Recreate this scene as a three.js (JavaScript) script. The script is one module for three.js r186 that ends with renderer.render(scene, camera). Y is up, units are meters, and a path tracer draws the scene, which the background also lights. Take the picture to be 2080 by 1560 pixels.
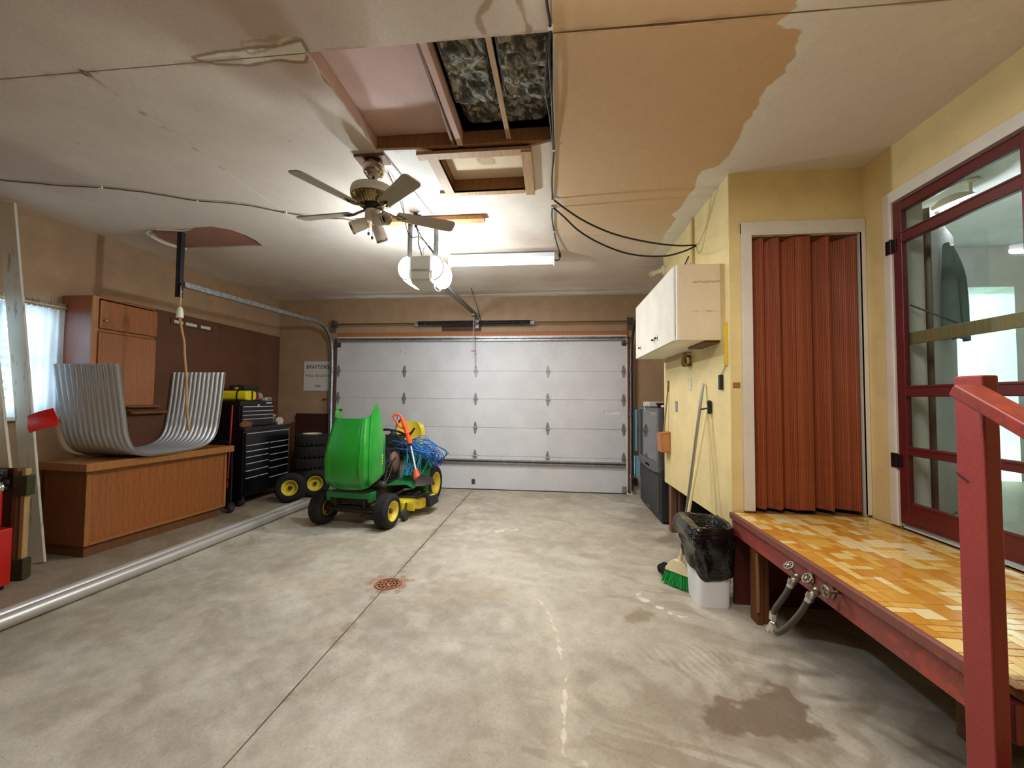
import * as THREE from 'three';
import { RoundedBoxGeometry } from 'three/addons/geometries/RoundedBoxGeometry.js';
import { mergeGeometries, toCreasedNormals } from 'three/addons/utils/BufferGeometryUtils.js';
import { RectAreaLightUniformsLib } from 'three/addons/lights/RectAreaLightUniformsLib.js';

// ---------- camera, sky, exposure ----------
RectAreaLightUniformsLib.init();
const scene = new THREE.Scene();
const renderer = new THREE.WebGLRenderer({ antialias: true });
renderer.toneMapping = THREE.LinearToneMapping;
renderer.toneMappingExposure = 1.17;
renderer.shadowMap.enabled = true;
const camera = new THREE.PerspectiveCamera(2 * Math.atan(780 / 818.28) * 180 / Math.PI, 2080 / 1560, 0.02, 60);
camera.position.set(0, 1.44, 0);
camera.rotation.order = 'YXZ';
camera.rotation.set(0.037837, 0.103065, 0.0084966);
scene.background = new THREE.Color(0.62, 0.82, 1.0);
scene.backgroundIntensity = 12;

// light strengths (each lamp is built with its fitting further down)
const L_OPENER = 4.0, L_TUBE = 105, L_NEAR = 115, L_GLOBE = 2.6, L_HALL = 15;

// ---------- seeded noise ----------
function rng(s) { return () => { s = (s + 0x6d2b79f5) | 0; let t = Math.imul(s ^ (s >>> 15), 1 | s); t = (t + Math.imul(t ^ (t >>> 7), 61 | t)) ^ t; return ((t ^ (t >>> 14)) >>> 0) / 4294967296; }; }
const rnd = rng(11), LAT = new Float32Array(65536);
for (let i = 0; i < 65536; i++) LAT[i] = rnd();
function vn(x, y, p = 256) {           // value noise, period p
  const xi = Math.floor(x), yi = Math.floor(y), fx = x - xi, fy = y - yi, sx = fx * fx * (3 - 2 * fx), sy = fy * fy * (3 - 2 * fy);
  if (p === 256) { const x0 = xi & 255, x1 = (xi + 1) & 255, y0 = (yi & 255) << 8, y1 = ((yi + 1) & 255) << 8, a = LAT[y0 + x0], b = LAT[y0 + x1], c = LAT[y1 + x0], d = LAT[y1 + x1]; return a + (b - a) * sx + (c - a) * sy + (a - b - c + d) * sx * sy; }
  const x0 = ((xi % p) + p) % p, x1 = (x0 + 1) % p, y0 = (((yi % p) + p) % p) << 8, y1 = ((((yi + 1) % p) + p) % p) << 8;
  const a = LAT[y0 + x0], b = LAT[y0 + x1], c = LAT[y1 + x0], d = LAT[y1 + x1];
  return a + (b - a) * sx + (c - a) * sy + (a - b - c + d) * sx * sy;
}
function fbm(x, y, o = 4, p = 256) { let s = 0, a = 0.5, n = 0; for (let i = 0; i < o; i++) { s += a * vn(x, y, p); n += a; x *= 2; y *= 2; p = Math.min(256, p * 2); a *= 0.5; } return s / n; }
const clamp = (x, a, b) => x < a ? a : x > b ? b : x, lerp = THREE.MathUtils.lerp, sstep = (a, b, x) => { const t = clamp((x - a) / (b - a), 0, 1); return t * t * (3 - 2 * t); };
const mix3 = (a, b, t) => [a[0] + (b[0] - a[0]) * t, a[1] + (b[1] - a[1]) * t, a[2] + (b[2] - a[2]) * t];
function inPoly(x, y, P) { let c = false; for (let i = 0, j = P.length - 1; i < P.length; j = i++) { if ((P[i][1] > y) !== (P[j][1] > y) && x < (P[j][0] - P[i][0]) * (y - P[i][1]) / (P[j][1] - P[i][1]) + P[i][0]) c = !c; } return c; }
function dSeg(x, y, a, b) { const dx = b[0] - a[0], dy = b[1] - a[1], t = clamp(((x - a[0]) * dx + (y - a[1]) * dy) / (dx * dx + dy * dy + 1e-9), 0, 1); return Math.hypot(x - a[0] - t * dx, y - a[1] - t * dy); }
function dPoly(x, y, P, closed = true, far = 0.35) {
  P.box ??= [Math.min(...P.map((p) => p[0])), Math.max(...P.map((p) => p[0])), Math.min(...P.map((p) => p[1])), Math.max(...P.map((p) => p[1]))];
  if (x < P.box[0] - far || x > P.box[1] + far || y < P.box[2] - far || y > P.box[3] + far) return far;
  let m = 9; for (let i = closed ? 0 : 1; i < P.length; i++) m = Math.min(m, dSeg(x, y, P[(i + P.length - 1) % P.length], P[i])); return closed && inPoly(x, y, P) ? -m : m; }

// ---------- textures ----------
function tex(w, h, fn, srgb = true, rep = 1, repY = rep) {
  const d = new Uint8Array(w * h * 4);
  for (let y = 0, o = 0; y < h; y++) for (let x = 0; x < w; x++, o += 4) { const c = fn((x + 0.5) / w, (y + 0.5) / h); d[o] = Math.max(0, Math.min(255, c[0])); d[o + 1] = Math.max(0, Math.min(255, c[1])); d[o + 2] = Math.max(0, Math.min(255, c[2])); d[o + 3] = 255; }
  const t = new THREE.DataTexture(d, w, h); t.wrapS = t.wrapT = THREE.RepeatWrapping; t.magFilter = THREE.LinearFilter; t.minFilter = THREE.LinearFilter;
  if (srgb) t.colorSpace = THREE.SRGBColorSpace; t.repeat.set(rep, repY); t.needsUpdate = true; return t;
}
const g3 = (v) => [v, v, v];
const scaled = (t, x, y = x) => { const c = t.clone(); c.repeat.set(x, y); c.needsUpdate = true; return c; };
// near-white multipliers; colour comes from the material
const T_mottle = tex(512, 512, (u, v) => { const n = fbm(u * 6, v * 6, 5, 6), f = vn(u * 200, v * 200, 200); return g3(255 - 9 * sstep(0.3, 0.75, n) - 10 * f); }, true, 1.1);
const T_grain = tex(512, 512, (u, v) => { const w = fbm(u * 3, v * 5, 3, 1), n = fbm(u * 40 + w * 2, v * 3, 4, 8), r = vn(u * 180, v * 10, 20); return g3(255 - 44 * n - 18 * r - 9 * Math.abs(Math.sin((u * 5 + w * 2.0) * 6.283))); }, true, 1.4);
const T_bump = tex(512, 512, (u, v) => g3(255 * (0.6 * fbm(u * 32, v * 32, 4, 32) + 0.4 * vn(u * 220, v * 220, 220))), false, 2);
const T_orange = tex(512, 512, (u, v) => g3(255 * sstep(0.25, 0.8, fbm(u * 60, v * 60, 3, 60))), false, 1.4);
const T_worn = tex(512, 512, (u, v) => { const n = fbm(u * 9, v * 9, 5, 9), s = fbm(u * 60, v * 24, 3, 24); return n * 0.7 + s * 0.3 > 0.63 ? [255, 230, 212] : g3(236 - 34 * s); }, true, 1.3);
const T_crinkle = tex(512, 512, (u, v) => { const w = fbm(u * 6, v * 6, 3, 6) * 1.5, a = 1 - Math.abs(2 * fbm(u * 9 + w, v * 7 - w, 3, 1) - 1), b = 1 - Math.abs(2 * vn(u * 22 + w * 3, v * 12, 256) - 1); return g3(255 * (0.7 * a + 0.3 * b)); }, false, 3);
const T_wornwhite = tex(512, 512, (u, v) => { const n = fbm(u * 40, v * 5, 4, 5), s = fbm(u * 20, v * 8, 4, 4); return mix3([255, 253, 248], [176, 166, 148], sstep(0.58, 0.8, n * 0.6 + s * 0.4)); }, true, 1.1);
const T_galv = tex(512, 512, (u, v) => { let m = 9, id = 0; const X = u * 22, Y = v * 22, xi = Math.floor(X), yi = Math.floor(Y); for (let j = -1; j < 2; j++) for (let i = -1; i < 2; i++) { const a = ((xi + i + 22) % 22), b = ((yi + j + 22) % 22), k = LAT[(b * 61 + a * 7) & 65535], l = LAT[(b * 17 + a * 131 + 9000) & 65535], d = Math.hypot(X - xi - i - k, Y - yi - j - l); if (d < m) { m = d; id = LAT[(a * 37 + b * 211 + 777) & 65535]; } } return g3(205 + 45 * id - 25 * fbm(u * 10, v * 10, 3, 10)); }, true, 2.2);
const T_rust = tex(256, 256, (u, v) => { const n = fbm(u * 12, v * 12, 4, 12); return mix3([142, 106, 80], [190, 152, 120], n); }, true, 8);
const T_hard = tex(512, 512, (u, v) => g3(246 - 30 * fbm(u * 5, v * 5, 5, 5) - 34 * vn(u * 256, v * 256, 256)), true, 1.6);
const T_fibre = tex(512, 512, (u, v) => { const w = fbm(u * 5, v * 5, 3, 5) * 4, n = fbm(u * 12 + w, v * 12 - w, 5, 12); return mix3([86, 84, 76], [214, 210, 192], sstep(0.3, 0.72, n)); }, true, 1.6);

function M(color, rough = 0.7, o = {}) {
  const p = { color: new THREE.Color(color), roughness: rough, metalness: o.metal ?? 0 };
  if (o.map) p.map = o.map; if (o.bump) { p.bumpMap = o.bumpMap ?? T_bump; p.bumpScale = o.bump; }
  if (o.clear) { p.clearcoat = o.clear; p.clearcoatRoughness = o.cr ?? 0.2; }
  for (const k of ['transmission', 'thickness', 'ior', 'side', 'emissive', 'emissiveIntensity', 'attenuationColor', 'attenuationDistance', 'opacity', 'roughnessMap', 'vertexColors']) if (o[k] !== undefined) p[k] = o[k];
  return new THREE.MeshPhysicalMaterial(p);
}

// ---------- geometry helpers ----------
const V = (x, y, z) => new THREE.Vector3(x, y, z), TAU = Math.PI * 2;
const B = (x0, x1, y0, y1, z0, z1, r = 0.004) => {          // box by its limits, edges rounded
  const w = Math.abs(x1 - x0), h = Math.abs(y1 - y0), d = Math.abs(z1 - z0), q = Math.min(r, w / 2.2, h / 2.2, d / 2.2);
  const g = r > 0 ? new RoundedBoxGeometry(w, h, d, 1, q) : new THREE.BoxGeometry(w, h, d);
  return g.translate((x0 + x1) / 2, (y0 + y1) / 2, (z0 + z1) / 2);
};
const C = (w, h, d, x = 0, y = 0, z = 0, r = 0.004) => B(x - w / 2, x + w / 2, y - h / 2, y + h / 2, z - d / 2, z + d / 2, r);
const at = (g, p = [0, 0, 0], e = [0, 0, 0], s) => { if (s) g.scale(...(Array.isArray(s) ? s : [s, s, s])); return g.applyMatrix4(new THREE.Matrix4().makeRotationFromEuler(new THREE.Euler(...e)).setPosition(...p)); };
function bar(a, b, r, seg = 12, r2 = r) { const A = V(...a), D = V(...b), d = D.clone().sub(A), g = new THREE.CylinderGeometry(r2, r, d.length(), seg, 1); return g.applyMatrix4(new THREE.Matrix4().compose(A.add(D).multiplyScalar(0.5), new THREE.Quaternion().setFromUnitVectors(V(0, 1, 0), d.normalize()), V(1, 1, 1))); }
function plankBar(a, b, w, t, up = [0, 0, 1], r = 0.003) {  // board from a to b: w across, t thick along up
  const A = V(...a), D = V(...b), y = D.clone().sub(A), l = y.length(); y.normalize();
  const z = V(...up).sub(y.clone().multiplyScalar(y.dot(V(...up)))).normalize(), x = y.clone().cross(z);
  return C(w, l, t, 0, 0, 0, r).applyMatrix4(new THREE.Matrix4().makeBasis(x, y, z).setPosition(A.add(D).multiplyScalar(0.5)));
}
const curve = (pts) => new THREE.CatmullRomCurve3(pts.map((p) => V(...p)), false, 'centripetal');
const tube = (pts, r, seg = pts.length * 8, rad = 8) => new THREE.TubeGeometry(curve(pts), seg, r, rad, false);
const lathe = (prof, seg = 32) => new THREE.LatheGeometry(prof.map((p) => new THREE.Vector2(Math.max(p[0], 0.0001), p[1])), seg);
const ball = (r, x = 0, y = 0, z = 0, s = 14) => new THREE.SphereGeometry(r, s, Math.ceil(s * 0.7)).translate(x, y, z);
const shape = (pts) => new THREE.Shape(pts.map((p) => new THREE.Vector2(...p)));
function ext(pts, depth, o = {}) { const s = pts instanceof THREE.Shape ? pts : shape(pts); for (const h of o.holes ?? []) s.holes.push(new THREE.Path(h.map((p) => new THREE.Vector2(...p)))); return new THREE.ExtrudeGeometry(s, { depth, bevelEnabled: !!o.bevel, bevelThickness: o.bevel, bevelSize: o.bevel, bevelOffset: o.bevel ? -o.bevel : 0, bevelSegments: 2, curveSegments: o.seg ?? 12 }); }
// a curved sheet with thickness from f(u, v) -> [x, y, z]
function sheet(nu, nv, f, t = 0.003) {
  const P = [], N = [], pos = [], uv = [], idx = [], W = nu + 1;
  for (let j = 0; j <= nv; j++) for (let i = 0; i <= nu; i++) P.push(V(...f(i / nu, j / nv)));
  for (let j = 0; j <= nv; j++) for (let i = 0; i <= nu; i++) { const a = P[j * W + Math.min(nu, i + 1)].clone().sub(P[j * W + Math.max(0, i - 1)]), b = P[Math.min(nv, j + 1) * W + i].clone().sub(P[Math.max(0, j - 1) * W + i]); N.push(a.cross(b).normalize()); }
  const n = P.length;
  for (const s of [0.5, -0.5]) P.forEach((p, k) => { pos.push(p.x + N[k].x * t * s, p.y + N[k].y * t * s, p.z + N[k].z * t * s); uv.push((k % W) / nu, Math.floor(k / W) / nv); });
  const q = (a, b, c, d) => idx.push(a, b, c, a, c, d);
  for (let j = 0; j < nv; j++) for (let i = 0; i < nu; i++) { const a = j * W + i; q(a, a + 1, a + W + 1, a + W); q(n + a, n + a + W, n + a + W + 1, n + a + 1); }
  for (let i = 0; i < nu; i++) { const b = nv * W + i; q(i + 1, i, n + i, n + i + 1); q(b, b + 1, n + b + 1, n + b); }
  for (let j = 0; j < nv; j++) { const a = j * W, b = a + nu; q(a, a + W, n + a + W, n + a); q(b + W, b, n + b, n + b + W); }
  const g = new THREE.BufferGeometry(); g.setAttribute('position', new THREE.Float32BufferAttribute(pos, 3)); g.setAttribute('uv', new THREE.Float32BufferAttribute(uv, 2)); g.setIndex(idx);
  return toCreasedNormals(g, 0.9);
}
function metreUV(g) {                   // box-mapped uv in metres
  const p = g.attributes.position, uv = new Float32Array(p.count * 2), a = V(0, 0, 0), b = V(0, 0, 0), c = V(0, 0, 0);
  for (let i = 0; i < p.count; i += 3) {
    a.fromBufferAttribute(p, i); b.fromBufferAttribute(p, i + 1).sub(a); c.fromBufferAttribute(p, i + 2).sub(a); b.cross(c);
    const x = Math.abs(b.x), y = Math.abs(b.y), z = Math.abs(b.z);
    for (let k = i; k < i + 3; k++) { const X = p.getX(k), Y = p.getY(k), Z = p.getZ(k); if (y >= x && y >= z) { uv[k * 2] = X; uv[k * 2 + 1] = Z; } else if (x >= z) { uv[k * 2] = Z; uv[k * 2 + 1] = Y; } else { uv[k * 2] = X; uv[k * 2 + 1] = Y; } }
  }
  g.setAttribute('uv', new THREE.BufferAttribute(uv, 2)); return g;
}
function swapUV(g) { const u = g.attributes.uv; for (let i = 0; i < u.count; i++) u.setXY(i, u.getY(i), u.getX(i)); return g; }
function clean(g) { const n = g.index ? g.toNonIndexed() : g; for (const k of Object.keys(n.attributes)) if (!['position', 'normal', 'uv'].includes(k)) n.deleteAttribute(k); n.clearGroups?.(); if (!n.attributes.normal) n.computeVertexNormals(); if (!n.attributes.uv) n.setAttribute('uv', new THREE.BufferAttribute(new Float32Array(n.attributes.position.count * 2), 2)); return n; }
const names = new Set();
function numbered(n) { if (!names.has(n)) { names.add(n); return n; } for (let i = 1; ; i++) { const k = n + '_' + String(i).padStart(3, '0'); if (!names.has(k)) { names.add(k); return k; } } }
function obj(name, geos, m, parent = scene, o = {}) {
  const list = (Array.isArray(geos) ? geos : [geos]).map(clean); let g = list.length > 1 ? mergeGeometries(list) : list[0];
  if (o.uv !== 'own') metreUV(g); if (o.swap) swapUV(g);
  const me = new THREE.Mesh(g, m); me.castShadow = me.receiveShadow = true; me.name = parent === scene ? numbered(name) : name; parent.add(me);
  if (o.label) me.userData.label = o.label; if (o.kind) me.userData.kind = o.kind; return me;
}
function thing(name, label, category, p = [0, 0, 0], turn = 0, group) { const o = new THREE.Group(); o.name = numbered(name); scene.add(o); o.position.set(...p); o.rotation.y = turn; o.userData = { label, category }; if (group) o.userData.group = group; return o; }
function tag(o, label, category, group) { Object.assign(o.userData, { label, category }); if (group) o.userData.group = group; return o; }
function struct(name, geos, m, o = {}) { const s = obj(name, geos, m, o.parent ?? scene, o); if (!o.parent) s.userData.kind = 'structure'; return s; }
function structGroup(name) { const g = new THREE.Group(); g.name = numbered(name); g.userData = { kind: 'structure' }; scene.add(g); return g; }
function dup(root, label, p, turn, group) { const r = root.clone(); r.name = numbered(root.name.replace(/_\d{3}$/, '')); scene.add(r); r.userData = { ...root.userData }; if (p) r.position.set(...p); if (turn !== undefined) r.rotation.y = turn; if (label) r.userData.label = label; if (group) r.userData.group = group; return r; }
const R = Math.PI / 180, rr = rng(77), rand = (a, b) => a + (b - a) * rr();
// ---------- surface maps that lie in the place itself (7.2 m square, x -4.8..2.4, z -6.7..0.5) ----------
const wx = (u) => u * 7.2 - 4.8, wz = (v) => v * 7.2 - 6.7;
function worldMap(t) { t.repeat.set(1 / 7.2, 1 / 7.2); t.offset.set(4.8 / 7.2, 6.7 / 7.2); t.wrapS = t.wrapT = THREE.MirroredRepeatWrapping; return t; }
const STAIN = [[1.02, -2.16], [1.10, -2.25], [1.17, -2.21], [1.19, -2.08], [1.15, -2.00], [1.23, -1.94], [1.09, -1.90], [0.93, -1.90], [0.79, -1.87], [0.69, -1.91], [0.68, -2.02], [0.81, -2.11], [0.88, -2.07]];
const STAIN2 = [[0.47, -2.82], [0.60, -2.93], [0.71, -2.88], [0.66, -2.77], [0.53, -2.71], [0.46, -2.74]], STAIN3 = [[1.03, -4.37], [1.33, -4.65], [1.29, -4.33], [1.12, -4.24]];
const CHALK = [[-0.16, -3.09], [-0.04, -2.85], [0.02, -2.59], [0.05, -2.31], [0.07, -2.15], [0.06, -1.98], [0.04, -1.64]];
const T_floor = worldMap(tex(1600, 1600, (u, v) => {
  const x = wx(u), z = wz(v), w1 = fbm(x * 0.9 + 40, z * 0.9 + 9, 3), w2 = fbm(x * 0.9 + 90, z * 0.9 + 70, 3);
  const sx = 0.86 * x + 0.5 * z + 1.1 * (w1 - 0.5), sz = -0.5 * x + 0.86 * z + 1.1 * (w2 - 0.5);
  const sweep = fbm(sx * 1.6 + 11, sz * 7 + 30, 4), blot = fbm(x * 1.7 + 20 + w2, z * 1.7 + 50 + w1, 5), fine = fbm(x * 14, z * 14 + 100, 4), grit = vn(x * 120 + 7, z * 120), wide = fbm(x * 0.55 + 60, z * 0.55 + 60, 3);
  let c = mix3([158, 150, 134], [209, 204, 191], sstep(0.22, 0.8, blot * 0.45 + sweep * 0.23 + fine * 0.32));
  c = mix3(c, [150, 138, 118], 0.55 * sstep(0.56, 0.8, fbm(x * 2.6 + 5, z * 2.6 + 80, 5)));
  c = mix3(c, [188, 179, 158], 0.4 * sstep(0.5, 0.75, wide));
  c = mix3(c, [218, 211, 194], 0.4 * sstep(0.64, 0.8, fbm(x * 3.4 + 150, z * 3.4 + 20, 5)));
  c = mix3(c, [136, 124, 106], 0.4 * sstep(0.55, 0.62, fbm(sx * 2.2 + 70, sz * 12 + 10, 3)) * sstep(0.45, 0.7, w2));
  // trowel ridges near the stain by the deck
  const r1 = Math.hypot(x - 0.1, z + 1.5), ph = Math.atan2(z + 1.35, x - 0.9);
  c = mix3(c, [150, 138, 116], 0.4 * sstep(0.35, 0.9, Math.sin(ph * 22 + fbm(x * 5, z * 5, 2) * 7)) * sstep(0.95, 0.35, Math.abs(Math.hypot(x - 0.9, z + 1.35) - 0.85) * 2) * sstep(0.35, 0.6, w2 + 0.12));
  for (const [cx, cz, rx, rz, dir, per] of [[0.78, -2.42, 0.36, 0.22, -0.5, 0.045]]) { // trowel ridges left in the concrete
    const m = sstep(1, 0.35, Math.hypot((x - cx) / rx, (z - cz) / rz) + 0.5 * (w2 - 0.5)); if (m > 0) { const s = Math.sin((x * Math.cos(dir) + z * Math.sin(dir)) / per * 6.283 + 11 * fbm(x * 4 + 9, z * 4, 3)); c = mix3(c, s > 0 ? [214, 206, 188] : [146, 134, 114], 0.26 * m * sstep(0.15, 0.9, Math.abs(s)) * sstep(0.3, 0.6, fbm(x * 7, z * 7 + 50, 3))); }
  }
  const e = 0.03 * (fbm(x * 20, z * 20, 3) - 0.5) * 3;
  c = mix3(c, [118, 101, 82], 0.62 * sstep(0.012, -0.02, dPoly(x, z, STAIN) + e) + 0.16 * sstep(0.16, 0, dPoly(x, z, STAIN) + e * 3));
  c = mix3(c, [132, 116, 92], 0.55 * sstep(0.03, -0.05, dPoly(x, z, STAIN2) + e));
  c = mix3(c, [128, 112, 90], 0.5 * sstep(0.04, -0.05, dPoly(x, z, STAIN3) + e));
  const dl = dPoly(x, z, CHALK, false) + e * 0.5;
  c = mix3(c, [226, 218, 200], 0.75 * sstep(0.012, 0.002, dl) * sstep(0.4, 0.6, fbm(x * 9, z * 9, 3)) + 0.28 * sstep(0.09, 0.02, dl));
  c = mix3(c, [238, 232, 216], 0.9 * sstep(0.03, 0.005, dSeg(x, z, [0.62, -3.11], [0.75, -2.95]) + e * 1.3) + 0.9 * sstep(0.024, 0.004, dSeg(x, z, [0.79, -2.88], [0.85, -2.84]) + e));
  c = mix3(c, [232, 224, 204], 0.7 * sstep(0.03, 0.005, dSeg(x, z, [-0.6, -4.42], [-0.42, -4.5]) + e * 2) + 0.7 * sstep(0.03, 0.005, dSeg(x, z, [0.13, -1.67], [0.2, -1.64]) + e * 2));
  const dd = Math.hypot(x + 1.272, z + 3.069);      // rust bled out of the drain
  c = mix3(c, [150, 96, 62], 0.75 * sstep(0.2, 0.1, dd + e * 1.6) * (0.35 + 0.65 * sstep(0.3, 0.6, fbm(x * 16, z * 16, 3))));
  c = mix3(c, [130, 112, 90], 0.4 * sstep(0.03, 0.004, Math.abs(x + 1.27) + e * 1.5) * sstep(0.35, 0.6, fbm(x * 6, z * 5 + 3, 3)));
  c = mix3(c, [124, 104, 80], 0.5 * sstep(-3.3, -3.75, x + 0.5 * (fbm(x * 4, z * 4, 4) - 0.5)));   // oily dirt along the left wall
  c = mix3(c, [176, 146, 114], 0.2 * sstep(0.66, 0.8, fbm(x * 2.3 + 77, z * 2.3 + 13, 5)));
  if (grit > 0.965) c = mix3(c, [96, 84, 70], 0.5);
  const k = 0.94 + 0.08 * grit; return [c[0] * k, c[1] * k, c[2] * k];
}));
const PAINT = [[1.00, 0.6], [1.00, -1.73], [1.01, -1.75], [0.985, -1.83], [1.10, -1.87], [1.12, -1.90], [1.14, -2.00], [1.16, -2.12], [1.12, -2.21], [1.14, -2.45], [1.16, -2.63], [1.18, -2.84], [1.15, -2.94], [1.06, -2.98], [1.07, -3.08], [1.10, -3.26], [1.08, -3.37], [1.09, -3.54], [1.05, -3.68], [1.12, -3.78], [1.10, -4.11], [1.13, -4.30], [1.11, -4.74], [1.27, -4.82], [2.5, -4.82], [2.5, 0.6]];
const TORN = [[-1.77, -1.755], [-1.64, -1.74], [-1.34, -1.735], [-1.18, -1.71], [-1.20, -1.77], [-1.24, -1.82], [-1.38, -1.80], [-1.54, -1.81], [-1.69, -1.79]];
const LOOP = [[-0.32, -1.76], [-0.335, -1.67], [-0.25, -1.58], [-0.16, -1.58], [-0.14, -1.67], [-0.12, -1.76]];
const T_ceil = worldMap(tex(1440, 1440, (u, v) => {
  const x = wx(u), z = wz(v), n = fbm(x * 1.2 + 8, z * 1.2 + 60, 4), f = fbm(x * 18, z * 18, 3), g = vn(x * 140, z * 140), e = (fbm(x * 14, z * 14, 4) - 0.5);
  let c = mix3([214, 199, 181], [228, 215, 198], sstep(0.3, 0.7, n));
  c = mix3(c, [198, 176, 162], 0.6 * sstep(0.52, 0.68, fbm(x * 0.8 + 100, z * 0.8 + 30, 3)));
  c = mix3(c, [208, 170, 124], 0.85 * sstep(-0.04, 0.12, x + 0.25 * (fbm(x * 3 + 9, z * 1.5, 3) - 0.5)) * sstep(-4.75, -3.4, z + 0.5 * (n - 0.5)));
  const pd = dPoly(x, z, PAINT) + 0.035 * e * (0.4 + 1.2 * fbm(x * 3, z * 3, 2)) + 0.02 * (vn(x * 3, z * 70) - 0.5) * sstep(0.5, 0.6, vn(3, z * 2.2));
  c = mix3(c, mix3([226, 217, 204], [236, 228, 216], n), sstep(0.006, -0.004, pd));
  c = mix3(c, [232, 228, 214], sstep(0.004, -0.004, pd) * sstep(-0.075, -0.01, pd) * sstep(0.42, 0.55, fbm(x * 5 + 3, z * 2.5, 3)));
  const t = dPoly(x, z, TORN) + 0.02 * e;
  c = mix3(c, [150, 122, 96], 0.85 * sstep(0.022, 0.008, Math.abs(t)));
  c = mix3(c, [232, 226, 208], sstep(0.004, -0.006, t));
  const s2 = Math.abs(dSeg(x, z, [-1.46, -1.725], [-1.2, -1.70]) + 0.03 * e * 2 - 0.022);
  c = mix3(c, [168, 144, 120], 0.6 * sstep(0.012, 0.003, s2)); c = mix3(c, [226, 216, 198], 0.8 * sstep(0.022, 0.01, dSeg(x, z, [-1.3, -1.72], [-1.2, -1.68]) + 0.05 * e));
  c = mix3(c, [150, 122, 92], 0.6 * sstep(0.02, 0.006, dPoly(x, z, LOOP, false) + 0.05 * e));                   // dried water stain
  c = mix3(c, [150, 120, 96], 0.4 * sstep(0.025, 0.003, Math.abs(z + 1.78) + 0.04 * e) * sstep(0.4, 0.55, fbm(x * 4, 3.3, 3)));
  c = mix3(c, [236, 232, 222], 0.9 * sstep(0.03, -0.01, Math.max(Math.abs(x + 1.03) - 0.17, Math.abs(z + 2.98) - 0.42) + 0.12 * e));  // whiter patch round the fan and hatch
  c = mix3(c, [234, 226, 206], 0.75 * sstep(0.014, 0.004, dSeg(x, z, [-3.6, -3.02], [-3.69, -3.64]) + 0.02 * e) + 0.7 * sstep(0.012, 0.003, Math.abs(z + 4.1) + 0.03 * e) * sstep(0.42, 0.52, fbm(x * 1.7 + 4, 9, 3)));
  c = mix3(c, [112, 88, 66], 0.7 * sstep(0.012, 0.003, Math.abs(x + 2.42) + 0.03 * e) * sstep(0.5, 0.62, fbm(9, z * 11, 3)) * sstep(-2.75, -2.6, z) * sstep(-1.74, -1.8, z) + 0.8 * sstep(0.035, 0.01, Math.hypot(x + 2.42, z + 1.79) + 0.03 * e));
  c = mix3(c, [232, 224, 208], 0.6 * sstep(0.012, 0.003, Math.abs(z + 5.05) + 0.03 * e) * sstep(0.5, 0.56, fbm(x * 1.9, 40, 3)));
  if (vn(x * 7 + 1, z * 7 + 4) > 0.965) c = mix3(c, [112, 78, 52], 0.6 * sstep(0.75, 0.9, vn(x * 50, z * 50)));
  const k = 0.95 + 0.04 * g + 0.03 * f; return [c[0] * k, c[1] * k, c[2] * k];
}));

const m_floor = M('#fcfbf7', 0.62, { map: T_floor, bump: 0.0016 });
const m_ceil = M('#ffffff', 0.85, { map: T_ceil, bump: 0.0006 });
const m_tan = M('#cda983', 0.75, { map: T_hard, bump: 0.0005 });
const m_brownboard = M('#7d4f35', 0.7, { map: T_hard, bump: 0.0005 });
const m_yellow = M('#f3de9f', 0.55, { map: T_mottle, bump: 0.0006 });
const m_white = M('#ece6da', 0.45, { map: T_mottle });
const m_inner = M('#d9dad2', 0.8, { map: T_mottle });
const m_pine = M('#d2a878', 0.65, { map: T_grain }), m_pinedark = M('#a8744a', 0.65, { map: T_grain }), m_stud = M('#8a5f3c', 0.7, { map: T_grain });
const m_orangewood = M('#b9713d', 0.6, { map: T_grain });
const m_pink = M('#cfae9f', 0.8, { map: T_mottle, bump: 0.0008 });
const m_dark = M('#14110f', 0.85), m_plaster = M('#b89a74', 0.8, { map: T_hard });

// ---------- floor: two slabs with a real joint and a hole for the drain ----------
{
  const F = structGroup('floor'), DX = -1.272, DZ = -3.069, r = 0.103, J = 0.004, arc = (a0, a1) => { const o = []; for (let i = 0; i <= 20; i++) { const a = a0 + (a1 - a0) * i / 20; o.push([DX + r * Math.cos(a), -DZ + r * Math.sin(a)]); } return o; };
  const ja = Math.acos(J / r);
  const left = [[-4.83, -3.3], [DX - J, -3.3], ...arc(-Math.PI + ja, -Math.PI - ja).map((p) => p), [DX - J, 6.6], [-4.83, 6.6]];
  const right = [[2.2, -3.3], [2.2, 6.6], [DX + J, 6.6], ...arc(ja, -ja), [DX + J, -3.3]];
  for (const s of [left, right]) obj('slab', at(ext(s, 0.1, { bevel: 0.003 }), [0, -0.103, 0], [-Math.PI / 2, 0, 0]), m_floor, F);
  obj('subgrade', B(-4.83, 2.2, -0.2, -0.108, -6.6, 3.3, 0), m_dark, F);
}
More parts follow.
